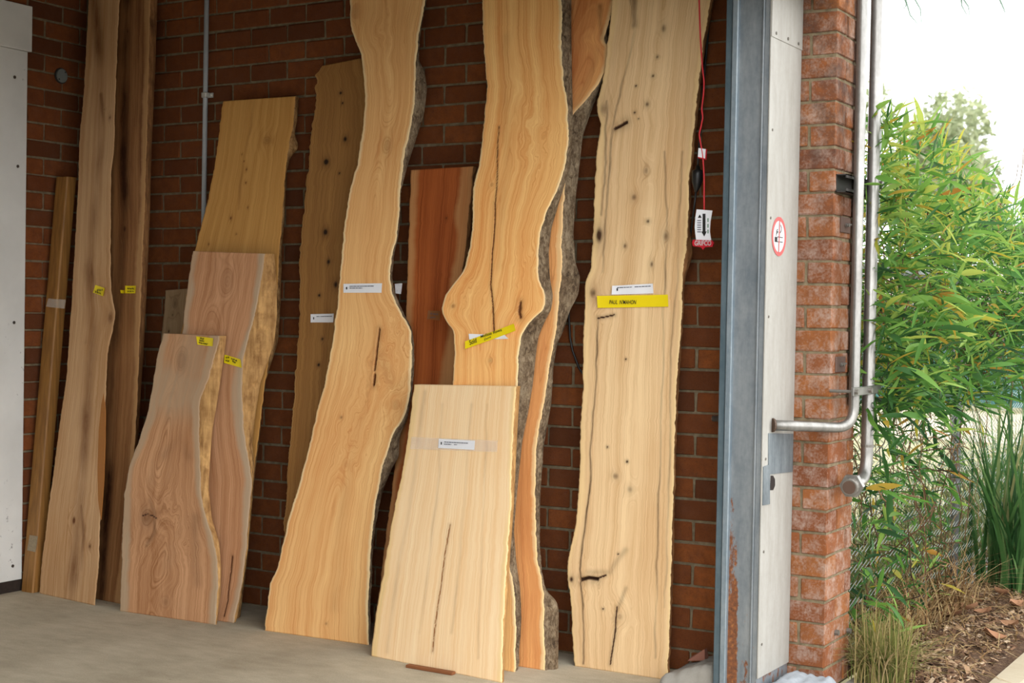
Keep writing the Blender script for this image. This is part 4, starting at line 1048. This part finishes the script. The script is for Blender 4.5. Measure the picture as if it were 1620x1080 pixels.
setp(b.obj('wall_strip', plain('white_duct', lin(180, 182, 183), .45, 0, .03)), 'flat white cable duct behind the two stainless pipes', 'cable duct')
v4 = on_x(1357, 400, 1.915)
b = MB(); b.box((1.895, v4[1] - .016, 1.08), (1.925, v4[1] + .012, 3.2), .002)  # plain dark brown strip along the brick beside the bent pipe
setp(b.obj('wall_strip', plain('dark_brown_strip', lin(68, 57, 51), .6)), 'thin dark brown strip between the brick and the pipes', 'cable duct')
zs = on_x(1335, 293, WALL_END)[2]
sb = empty('strut_bracket', (WALL_END, .1, zs)); setp(sb, 'dark steel strut bracket holding the pipes to the brick corner', 'bracket')
DST = plain('dark_strut_steel', lin(57, 54, 51), .5, .4)
b = MB(); b.box((WALL_END, .012, zs - .034), (WALL_END + .004, .40, zs + .034)); b.box((WALL_END, .012, zs + .030), (WALL_END + .042, .40, zs + .034)); b.box((WALL_END, .012, zs - .034), (WALL_END + .042, .40, zs - .030))
b.box((WALL_END + .038, .012, zs + .020), (WALL_END + .042, .40, zs + .034)); b.box((WALL_END + .038, .012, zs - .034), (WALL_END + .042, .40, zs - .020)); b.obj('channel', DST, sb)
q = on_x(1389, 293, 1.94); b = MB(); b.tube([q + np.array([-.02, 0, 0]), q + np.array([.02, 0, 0])], .018, 6); b.obj('bolt', RIV, sb)
b = MB(); b.box((1.93, .30, zs - .012), (1.95, q[1], zs + .012)); b.obj('clamp_strap', DST, sb)
zc = on_x(1360, 617, PX)[2]
cp = empty('pipe_clamp', (PX, .12, zc)); setp(cp, 'flat steel clamp band across both pipes above the bend', 'pipe clamp')
b = MB(); b.box((PX + .019, v1[1] - .10, zc - .016), (PX + .030, v2[1] + .07, zc + .016), .002); b.obj('band', STEEL, cp)
for yy in (v1[1] - .08, (v1[1] + v2[1]) / 2):
    b = MB(); b.tube([(PX + .03, yy, zc), (PX + .042, yy, zc)], .011, 6); b.obj('bolt', RIV, cp)
b = MB(); b.tube([(WALL_END, v1[1] - .08, zc), (PX + .02, v1[1] - .08, zc)], .006, 8); b.obj('stud', RIV, cp)
for (px, py) in ((1336, 356), (1328, 576)):
    q = on_x(px, py, WALL_END); wp = empty('wall_plate', q); setp(wp, 'small rusty anchor plate with wing bolt, ' + ('just below the strut bracket' if py < 400 else 'just above the pipe clamp'), 'anchor plate')
    b = MB(); b.box((WALL_END, q[1] - .055, q[2] - .03), (WALL_END + .006, q[1] + .055, q[2] + .03), .002); b.obj('plate', plain('rusty_plate', lin(88, 65, 54), .8), wp)
    b = MB(); b.tube([(WALL_END + .006, q[1], q[2]), (WALL_END + .02, q[1], q[2])], .008, 6); b.tube([(WALL_END + .014, q[1] - .02, q[2] - .003), (WALL_END + .016, q[1] + .03, q[2] + .003)], .004, 6); b.obj('bolt', RIV, wp)
for (px, py) in ((1321, 1000), (1340, 997)):
    q = on_x(px, py, WALL_END); b = MB(); b.tube([q, q + np.array([.016, 0, 0])], .011, 8); setp(b.obj('anchor_bolt', RIV), 'old anchor bolt in the foot of the brick corner, ' + ('nearer the jamb' if px < 1330 else 'nearer the garden'), 'bolt')

# ================================================================ the garden beyond the brick corner
def tinted(name, stops, rough=.9, tr=0.):
    t = NT(name); col = t.ramp(t.attr('tint'), *stops); t.out(col, rough, spec=.15)
    if tr:
        tl = t.n('BsdfTranslucent', Color=col); mx = t.n('MixShader', _0=tr, _1=t.b.outputs[0], _2=tl.outputs[0])
        t.t.links.new(mx.outputs[0], t.t.nodes['Material Output'].inputs['Surface'])
    return t.m
def add_tint(me, per_vert):
    a = me.attributes.new('tint', 'FLOAT', 'POINT'); a.data.foreach_set('value', np.asarray(per_vert, np.float32))
R = np.random.RandomState(5)
# bed
n1, n2 = 40, 120
gx, gy = np.linspace(1.0, 2.37, n1), np.linspace(.29, 7.5, n2)
GX, GY = np.meshgrid(gx, gy, indexing='ij')
GZ = .005 + .03 * fbm(GX * 4, GY * 4, 3) - .05 * np.clip((GX - 2.28) / .09, 0, 1) + .03 * np.exp(-((GX - 1.85) / .25) ** 2)
ii = np.arange(n1 - 1)[:, None] * n2 + np.arange(n2 - 1)[None]
t = NT('dark_mulch_soil'); p = t.wpos(); nn = t.noise(p, 60, 6, .7); t.bump(nn, .8, .02)
soil = t.out(t.ramp(nn, (.3, lin(55, 39, 30)), (.55, lin(97, 75, 58)), (.75, lin(134, 109, 87))), .95, spec=.1)
setp(mobj('floor_garden_bed', np.stack([GX, GY, GZ], -1).reshape(-1, 3), np.stack([ii, ii + n2, ii + n2 + 1, ii + 1], -1).reshape(-1, 4), soil, None, (1.8, 1.5, 0), True), kind='structure')
def bedz(x, y): return .005 + .03 * fbm(np.array(x) * 4, np.array(y) * 4, 3) - .05 * np.clip((np.array(x) - 2.28) / .09, 0, 1) + .03 * np.exp(-((np.array(x) - 1.85) / .25) ** 2)
# bark chips and dead leaves
N = 11000
cx = 1.3 + 1.02 * R.rand(N); cy = .33 + 4.8 * R.rand(N) ** 1.5; cz = bedz(cx, cy) + R.rand(N) * .018
le = .006 + .018 * R.rand(N) ** 2 + .014 * (R.rand(N) < .08); wi = le * (.15 + .35 * R.rand(N)); an = R.rand(N) * 6.28; tl = (R.rand(N) - .5) * 1.2; rl = (R.rand(N) - .5) * 1.2
dx = np.stack([np.cos(an) * np.cos(tl), np.sin(an) * np.cos(tl), np.sin(tl)], -1) * le[:, None]
dy = np.stack([-np.sin(an), np.cos(an), rl], -1); dy = dy / np.linalg.norm(dy, axis=1)[:, None] * wi[:, None]
C0 = np.stack([cx, cy, cz], -1); up = np.array([0, 0, .003])
V = np.stack([C0 - dx - dy, C0 + dx * .9 - dy * .7, C0 + dx + dy, C0 - dx * .8 + dy, C0 + up], 1).reshape(-1, 3)
b5 = np.arange(N)[:, None] * 5
Fc = np.stack([np.concatenate([b5, b5 + 1, b5 + 4], 1), np.concatenate([b5 + 1, b5 + 2, b5 + 4], 1), np.concatenate([b5 + 2, b5 + 3, b5 + 4], 1), np.concatenate([b5 + 3, b5, b5 + 4], 1)], 1).reshape(-1, 3)
CH = tinted('bark_chips', [(0., lin(62, 42, 31)), (.4, lin(108, 80, 59)), (.75, lin(142, 114, 87)), (1., lin(164, 145, 122))])
o = mobj('bark_mulch', V, Fc, CH, None, (1.8, 1.5, 0)); add_tint(o.data, np.repeat(R.rand(N), 5))
setp(o, 'brown bark chips and leaf litter covering the garden bed', 'mulch', None, 'stuff')
# curled dead leaves round the post foot: countable
DL = tinted('dead_leaf', [(0., lin(90, 58, 37)), (.5, lin(134, 95, 69)), (1., lin(156, 120, 92))], .8)
def dead_leaf_mesh(sd):
    r = np.random.RandomState(sd); g = np.linspace(-1, 1, 5); v = []
    for a in g:
        w = .45 * (1 - abs(a) ** 1.6) + .03
        for s in (-1, 0, 1): v.append((a * .5, s * w * .6, .16 * (s * s) + .12 * a * a + r.uniform(-.03, .03)))
    f = [(i * 3 + j, (i + 1) * 3 + j, (i + 1) * 3 + j + 1, i * 3 + j + 1) for i in range(4) for j in range(2)]
    me = mesh_data('dead_leaf', np.array(v), f, DL, True); add_tint(me, np.full(len(v), r.rand())); return me
dlm = [dead_leaf_mesh(k) for k in range(5)]
for k, (px, py) in enumerate([(1470, 955), (1480, 962), (1492, 950), (1462, 968), (1545, 952), (1500, 978), (1530, 966), (1440, 965), (1556, 968), (1585, 945), (1478, 943), (1510, 968), (1600, 985), (1570, 1000), (1605, 955), (1455, 985)]):
    q = on_z(px, py, .04); q[2] = float(bedz(q[0], q[1])) + .018
    o = link(bpy.data.objects.new('dead_leaf', dlm[k % 5]), None, q); o.scale = (rnd.uniform(.08, .13),) * 3; o.rotation_euler = (rnd.uniform(-.4, .4), rnd.uniform(-.4, .4), rnd.uniform(0, 6))
    setp(o, 'curled brown dead leaf lying on the mulch by the fence post', 'leaf', 'dead leaves on the mulch')
# kerb and path
b = MB()
for k in range(8):
    b.box((2.375, .33 + k * 1.2, -.10), (2.50, .33 + k * 1.2 + 1.195, .012), .012)
setp(b.obj('floor_kerb', KERBC), kind='structure')
b = MB(); b.box((2.5, .32, -.12), (16, 14, -.006)); setp(b.obj('floor_path', PATHC), kind='structure')
# ground beyond the fence
t = NT('yard_ground'); p = t.wpos(); nn = t.noise(p, 3, 6, .6)
yard = t.out(t.ramp(nn, (.35, lin(90, 94, 55)), (.65, lin(142, 131, 98))), .95)
b = MB(); b.box((-40, .29, -.14), (1.85, 90, -.03)); b.box((1.85, 14, -.14), (150, 150, -.031)); b.box((16, .32, -.14), (150, 14, -.031)); b.box((-150, .29, -.14), (-40, 150, -.031)); b.box((-40, 90, -.14), (1.85, 150, -.031)); b.box((1.85, 7.4, -.14), (2.5, 14, -.031)); setp(b.obj('floor_yard', yard), kind='structure')
b = MB(); b.box((-30, 12.5, -.03), (14, 18.5, -.018)); setp(b.obj('floor_far_path', concrete_mat('pale_gravel', lin(140, 130, 106), lin(160, 150, 128), .5)), kind='structure')

# chain link fence running on from the wall end
FX = 1.82
fe = empty('chain_link_fence', (FX, 2.26, 0)); setp(fe, 'galvanised chain link fence overgrown by the leafy climber', 'fence')
FG = galv_mat('fence_galvanised', lin(83, 84, 84), lin(114, 115, 114), 0, .3, .5)
FW = plain('fence_wire', lin(134, 140, 134), .45, .3)
for y in (.45, 2.26, 5.0, 8.0):
    b = MB(); b.tube([(FX - .03, y, -.05), (FX - .03, y, 1.66)], .0235, 14); b.tube([(FX - .03, y, 1.66), (FX - .03, y, 1.675)], [.026, .012], 14); b.obj('post', FG, fe, smooth=True)
b = MB(); b.tube([(FX - .03, .32, 1.63), (FX - .03, 9., 1.63)], .02, 12); b.obj('top_rail', plain('rail_pale_galv', lin(157, 159, 159), .4, .3), fe, smooth=True)
b = MB()
for z in (.08, .70): b.tube([(FX + .004, .32, z), (FX + .004, 9., z)], .002, 5)
b.obj('tension_wire', FW, fe)
for z in (.70, .92, 1.2):
    b = MB(); b.tube([(FX - .03 + .026 * math.cos(a), 2.26 + .026 * math.sin(a), z) for a in np.linspace(0, 6.28, 14)], .002, 5); b.obj('tie_wire', plain('dark_tie', lin(59, 59, 59), .5), fe)
vs = []; fs = []
dcell = .068; K = int(1.6 / (dcell / 2))
b = MB()
for wv in range(int(6.0 / dcell) + 1):
    y0 = .33 + wv * dcell; pts = []
    for k in range(K + 1):
        s = 1 if k % 2 else -1
        pts.append((FX + .004 * s, y0 + s * dcell / 2 * 1.03, .03 + k * dcell / 2))
    b.tube(pts, .0019, 4, False)
wm_ = b.obj('wire_mesh', FW, fe); wm_['kind'] = 'stuff'

# leafy climber
def leaf_verts(L, Wd, fold, droop, nseg=4):
    v = []; f = []
    for i in range(nseg + 1):
        a = i / nseg; w = Wd * (math.sin(math.pi * min(1, a * .96 + .04)) ** .8) * (1 - .35 * a)
        z = -droop * a * a * L
        v += [(a * L, -w / 2, z + fold * w), (a * L, 0, z), (a * L, w / 2, z + fold * w)]
    for i in range(nseg):
        f += [(i * 3, (i + 1) * 3, (i + 1) * 3 + 1, i * 3 + 1), (i * 3 + 1, (i + 1) * 3 + 1, (i + 1) * 3 + 2, i * 3 + 2)]
    return np.array(v), f
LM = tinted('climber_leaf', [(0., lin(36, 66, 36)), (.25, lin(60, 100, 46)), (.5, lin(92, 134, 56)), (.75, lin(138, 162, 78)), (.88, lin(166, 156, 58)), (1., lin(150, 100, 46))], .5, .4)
cl = empty('climbing_shrub', (1.85, 1.4, 0)); setp(cl, 'bushy bright green climber with narrow leaves spilling over the fence', 'shrub')
ytop = np.array([.30, .57, 1.02, 1.55, 2.0, 2.57, 2.9, 3.2]); ztop = np.array([2.22, 2.16, 2.18, 2.02, 1.99, 1.92, 1.74, 1.42])
leaves = []
NL = 8200
while len(leaves) < NL:
    y = R.uniform(.22, 3.25); zt = np.interp(y, ytop, ztop)
    low = R.rand()
    if low < .86: z = R.uniform(1.02, zt)
    elif low < .95: z = R.uniform(.6, 1.1)
    else: z = R.uniform(.12, .6)
    th = .40 * (1 - ((z - 1.6) / 1.05) ** 2) if z > .8 else .10
    th = max(th, .06)
    x = 1.84 + th * R.uniform(-1, 1)
    if low >= .86 and y > 1.75: continue
    if z < 1.25 and y > 1.9 and R.rand() < .6: continue
    if y < .42 and x < 1.93 and x > 1.5: x = 1.93 + R.rand() * .12
    leaves.append((x, y, z))
leaves = np.array(leaves)
zt = np.interp(leaves[:, 1], ytop, ztop)
def orient(p, k):
    yaw = R.normal(.9, 1.3); pitch = R.normal(.08, .5); roll = R.normal(0, .7)
    if p[2] > zt[k] - .18: pitch += .45
    if p[2] < 1.: pitch -= .35
    cy_, sy_, cp_, sp_ = math.cos(yaw), math.sin(yaw), math.cos(pitch), math.sin(pitch)
    ex = np.array([cy_ * cp_, sy_ * cp_, sp_]); ey = np.array([-sy_, cy_, 0.]); ez = np.cross(ex, ey)
    ey2 = ey * math.cos(roll) + ez * math.sin(roll); return ex, ey2, np.cross(ex, ey2)
shapes = [leaf_verts(1, w, fd, dr) for w, fd, dr in ((.15, .35, .05), (.19, .25, .14), (.13, .4, -.05), (.24, .2, .2))]
front = (leaves - CAM) @ FWD - 1.6 * (leaves[:, 0] - 1.84)
order = np.argsort(front - .0)
near = set(); 
for k in order:
    px, py = pix(leaves[k])
    if px > 1388 and px < 1625 and py > 120 and leaves[k, 0] > 1.84: near.add(k)
    if len(near) >= 300: break
shm = []
for sidx, (sv, sf) in enumerate(shapes):
    for tn in (.15, .4, .55, .7, .8, .93):
        me = mesh_data('leaf', sv, sf, LM, True); add_tint(me, np.full(len(sv), tn)); shm.append((sidx, tn, me))
av = []; af = []; at_ = []; base = 0
for k, p in enumerate(leaves):
    ex, ey, ez = orient(p, k); L = R.uniform(.06, .15) if k not in near else R.uniform(.08, .17)
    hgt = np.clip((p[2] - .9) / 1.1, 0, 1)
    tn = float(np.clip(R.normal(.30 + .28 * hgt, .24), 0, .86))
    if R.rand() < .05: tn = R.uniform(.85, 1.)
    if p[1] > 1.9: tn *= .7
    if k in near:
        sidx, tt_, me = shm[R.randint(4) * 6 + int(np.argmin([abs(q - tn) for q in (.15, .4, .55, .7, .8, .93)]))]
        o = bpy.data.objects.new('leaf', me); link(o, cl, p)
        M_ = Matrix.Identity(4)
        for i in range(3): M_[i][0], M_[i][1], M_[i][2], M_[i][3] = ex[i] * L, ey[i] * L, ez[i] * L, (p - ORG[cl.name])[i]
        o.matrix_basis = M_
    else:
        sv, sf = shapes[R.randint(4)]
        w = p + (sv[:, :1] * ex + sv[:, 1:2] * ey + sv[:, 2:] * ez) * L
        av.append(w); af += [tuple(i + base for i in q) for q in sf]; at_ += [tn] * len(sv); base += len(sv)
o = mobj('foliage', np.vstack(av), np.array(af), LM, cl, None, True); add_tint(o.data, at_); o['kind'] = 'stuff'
TW = tinted('dry_vine_stem', [(0., lin(54, 38, 26)), (.5, lin(84, 62, 42)), (1., lin(124, 100, 68))])
b = MB(); tint = []
for k in range(300):
    y = R.uniform(.35, 3.0); z = R.uniform(.05, 1.7) if y < 1.7 else R.uniform(1.1, 1.8); x = 1.84 + R.uniform(-.14, .14); p = np.array([x, y, z]); d = np.array([R.normal(0, .3), R.normal(0, 1), R.normal(.5, .8)]); pts = [p]
    for s in range(7):
        d = d / np.linalg.norm(d); d = d + R.normal(0, .35, 3) * np.array([.5, 1, 1]); q = pts[-1] + d / np.linalg.norm(d) * R.uniform(.05, .11); q[0] = np.clip(q[0], 1.66, 2.05); q[2] = max(q[2], .02)
        if q[1] < .31: q[1] = .31
        pts.append(q)
    n0 = len(b.v); b.tube(pts, R.uniform(.001, .0032), 4, False); tint += [R.rand()] * (len(b.v) - n0)
o = b.obj('stems', TW, cl); add_tint(o.data, tint); o['kind'] = 'stuff'
def blades(name, roots, length, width, lean, mat, parent=None, seg=6, tintf=None, curl=1., single=True):
    V = []; Fq = []; T = []
    for (p, L, w, dirv, dr) in roots:
        e = np.array([math.cos(dirv), math.sin(dirv), 0]); s = np.array([-e[1], e[0], 0]); b0 = len(V); tn = R.rand()
        for i in range(seg + 1):
            a = i / seg; c_ = np.asarray(p) + e * L * dr * a ** 1.7 + np.array([0, 0, L * (a - .55 * dr * a * a * curl)])
            ww = w * (1 - a ** 2.2) * .5 + .0006; V += [c_ - s * ww, c_ + e * ww * .0 + np.array([0, 0, -ww * .4]), c_ + s * ww]; T += [tn] * 3
        for i in range(seg):
            Fq += [(b0 + i * 3, b0 + i * 3 + 1, b0 + i * 3 + 4, b0 + i * 3 + 3), (b0 + i * 3 + 1, b0 + i * 3 + 2, b0 + i * 3 + 5, b0 + i * 3 + 4)]
    o = mobj(name, V, np.array(Fq), mat, parent, None, True); add_tint(o.data, T); return o
# dry thatch at the foot of the climber
DRY = tinted('dry_grass', [(0., lin(83, 59, 37)), (.5, lin(125, 97, 62)), (1., lin(157, 136, 97))])
def rr(y0, y1, x0, x1, n, l0, l1, w0, dr): return [((lambda x, y: (x, y, float(bedz(x, y))))(R.uniform(x0, x1), R.uniform(y0, y1)), R.uniform(l0, l1), w0 * R.uniform(.6, 1.4), R.uniform(0, 6.28), R.uniform(*dr)) for _ in range(n)]
setp(blades('dry_thatch', rr(.36, 2.05, 1.72, 2.0, 520, .15, .45, .005, (.3, 1.1)), 0, 0, 0, DRY), 'tangled brown dry grass at the foot of the fence beside the brick corner', 'dry grass', None, 'stuff')
setp(blades('dry_litter', rr(.34, 2.6, 1.88, 2.3, 420, .05, .16, .004, (1.2, 2.4)), 0, 0, 0, DRY), 'loose straw and dry stalks strewn over the mulch', 'straw', None, 'stuff')
GT = tinted('tussock_blade', [(0., lin(84, 100, 44)), (.35, lin(120, 120, 66)), (.7, lin(150, 134, 87)), (1., lin(157, 136, 100))], .7, .2)
g0 = on_z(1395, 1078)
setp(blades('grass_tussock', [((g0[0] + R.normal(0, .045), g0[1] + R.normal(0, .045), .0), R.uniform(.16, .34), .0035, R.uniform(0, 6.28), abs(R.normal(.5, .35))) for _ in range(620)], 0, 0, 0, GT), 'fine straw and green grass tussock at the foot of the brick corner', 'grass')
# strap leaved clumps
SL_ = tinted('strap_leaf', [(0., lin(36, 66, 34)), (.5, lin(64, 100, 52)), (.85, lin(104, 134, 80)), (1., lin(140, 134, 90))], .45, .3)
for (px, py, nb, hh, lab) in ((1572, 938, 50, 1.2, 'strap leaved green clump standing right beside the fence post'), (1612, 945, 60, 1.3, 'strap leaved green clump at the right edge of the picture'), (1606, 900, 44, 1.25, 'strap leaved green clump farther back along the fence')):
    q = on_z(px, py); q[2] = float(bedz(q[0], q[1])); q[0] = max(q[0], 1.90)
    rt = empty('strap_plant', q); setp(rt, lab, 'plant')
    for k in range(nb):
        L = hh * R.uniform(.55, 1.1)
        blades('leaf', [((q[0] + R.normal(0, .05), q[1] + R.normal(0, .05), q[2]), L, R.uniform(.010, .024), R.uniform(0, 6.28), abs(R.normal(.30, .25)))], 0, 0, 0, SL_, rt, 8)
# weeds along the fence
WD = [((FX - R.uniform(.05, .5), R.uniform(.6, 6.5), 0.), R.uniform(.3, .8), .011, R.uniform(0, 6.28), R.uniform(.1, .6)) for _ in range(1500)]
setp(blades('tall_weeds', WD, 0, 0, 0, tinted('weed_blade', [(0., lin(51, 78, 36)), (.6, lin(98, 106, 62)), (1., lin(150, 137, 97))], .7, .2)), 'thin green and straw weeds growing behind the fence', 'weeds', None, 'stuff')
# far side: shade cloth fence, house, trees
sf_ = empty('shade_fence', (-1.5, 19.5, 0)); setp(sf_, 'teal shade cloth fence across the far side of the path', 'fence')
b = MB(); b.box((-9, 19.48, .02), (6, 19.50, 1.06)); b.obj('cloth', plain('teal_cloth', lin(51, 97, 94), .8, 0, .1, 2), sf_)
for k in range(7): b = MB(); b.tube([(-9 + k * 2.5, 19.55, 0), (-9 + k * 2.5, 19.55, 1.15)], .03, 8); b.obj('post', FG, sf_)
b = MB(); b.tube([(-9, 19.55, 1.1), (6, 19.55, 1.1)], .02, 8); b.obj('top_rail', FG, sf_)
hs = empty('house', (-2, 28, 0)); setp(hs, 'low house with red brick wall and pale roof behind the teal fence', 'house')
b = MB(); b.box((-12, 27, 0), (7, 34, 1.75)); b.obj('wall', plain('far_brick', lin(114, 72, 56), .9), hs)
b = MB(); b.add([(-12.5, 26.4, 1.7), (7.5, 26.4, 1.7), (7.5, 30.5, 2.75), (-12.5, 30.5, 2.75), (-12.5, 34.6, 1.7), (7.5, 34.6, 1.7)], [(0, 1, 2, 3), (3, 2, 5, 4), (0, 3, 4), (1, 5, 2)]); b.obj('roof', plain('pale_tiles', lin(150, 139, 123), .8), hs)
b = MB(); b.box((-12.5, 26.3, 1.62), (7.5, 26.42, 1.74)); b.obj('gutter', plain('far_gutter', lin(161, 156, 147), .6), hs)
def tree(px, py, dist, rw, rh, n, label, leafc, sz, blobs=9, seed=0):
    r = np.random.RandomState(seed + 60)
    c = CAM + ray(px, py) * dist
    rt = empty('tree', (c[0], c[1], 0)); setp(rt, label, 'tree', None)
    b = MB(); b.tube([(c[0], c[1], -.1), (c[0] + .1, c[1], c[2] * .5), (c[0] - .1, c[1], c[2])], [rw * .09, rw * .07, rw * .03], 10); b.obj('trunk', plain('gum_trunk', lin(114, 103, 90), .8), rt, smooth=True)
    B = [(r.normal(0, .5, 3) * np.array([rw, rw, rh]) * .75, r.uniform(.35, .6)) for _ in range(blobs)]
    V = []; T = []; 
    for k in range(n):
        bc, br = B[r.randint(len(B))]; d = r.normal(0, 1, 3); d /= np.linalg.norm(d)
        p = c + bc + d * br * np.array([rw, rw, rh]) * r.uniform(.55, 1.) ; e = r.normal(0, 1, 3); e /= np.linalg.norm(e); s = np.cross(e, r.normal(0, 1, 3)); s /= np.linalg.norm(s)
        L = sz * r.uniform(.6, 1.4); V += [p - e * L, p + s * L * .3, p + e * L, p - s * L * .3]; T += [r.rand()] * 4
    o = mobj('foliage', V, np.arange(4 * n).reshape(-1, 4), leafc, rt); add_tint(o.data, T); o['kind'] = 'stuff'
EUC = tinted('gum_foliage', [(0., lin(116, 126, 92)), (.5, lin(150, 158, 122)), (1., lin(184, 188, 156))], .7, .4)
GRN = tinted('far_foliage', [(0., lin(67, 90, 51)), (1., lin(122, 136, 83))], .7, .3)
tree(1478, 240, 55, 2.9, 2.9, 5200, 'pale grey green gum tree rising behind the climber', EUC, .20, 12, 1)
tree(1556, 330, 60, 2.1, 1.9, 2600, 'lower lobe of pale gum foliage right of the gum tree', EUC, .20, 8, 2)
tree(1632, 395, 40, 1.1, 1.2, 1200, 'soft green tree at the right edge above the fence rail', GRN, .14, 8, 3)
# drooping twigs at the top of the picture
ht = empty('hanging_twigs', on_y(1520, -60, 4.)); setp(ht, 'thin drooping green twigs hanging into the sky at top right', 'twigs')
TWM = plain('twig_green', lin(94, 115, 98), .7)
for pts in ([(1440, -120), (1432, 0), (1434, 8), (1428, 16)], [(1440, -120), (1433, 0), (1440, 24), (1452, 38)], [(1450, -110), (1448, 0), (1456, 14), (1458, 38)], [(1520, -120), (1521, 0), (1522, 10), (1530, 24), (1534, 36)], [(1520, -120), (1525, 0), (1532, 10), (1534, 24)], [(1580, -120), (1582, 0), (1588, 14), (1591, 22)]):
    b = MB(); P = [on_y(x, y, 4.) for x, y in pts]; b.tube(P, [.008, .007, .005, .003, .002][:len(P)], 5); b.obj('twig', TWM, ht)
b = MB(); b.tube([on_y(1400, -125, 4.), on_y(1500, -118, 4.), on_y(1640, -130, 4.)], [.03, .025, .03], 8); b.obj('branch', plain('branch_bark', lin(83, 72, 59)), ht)
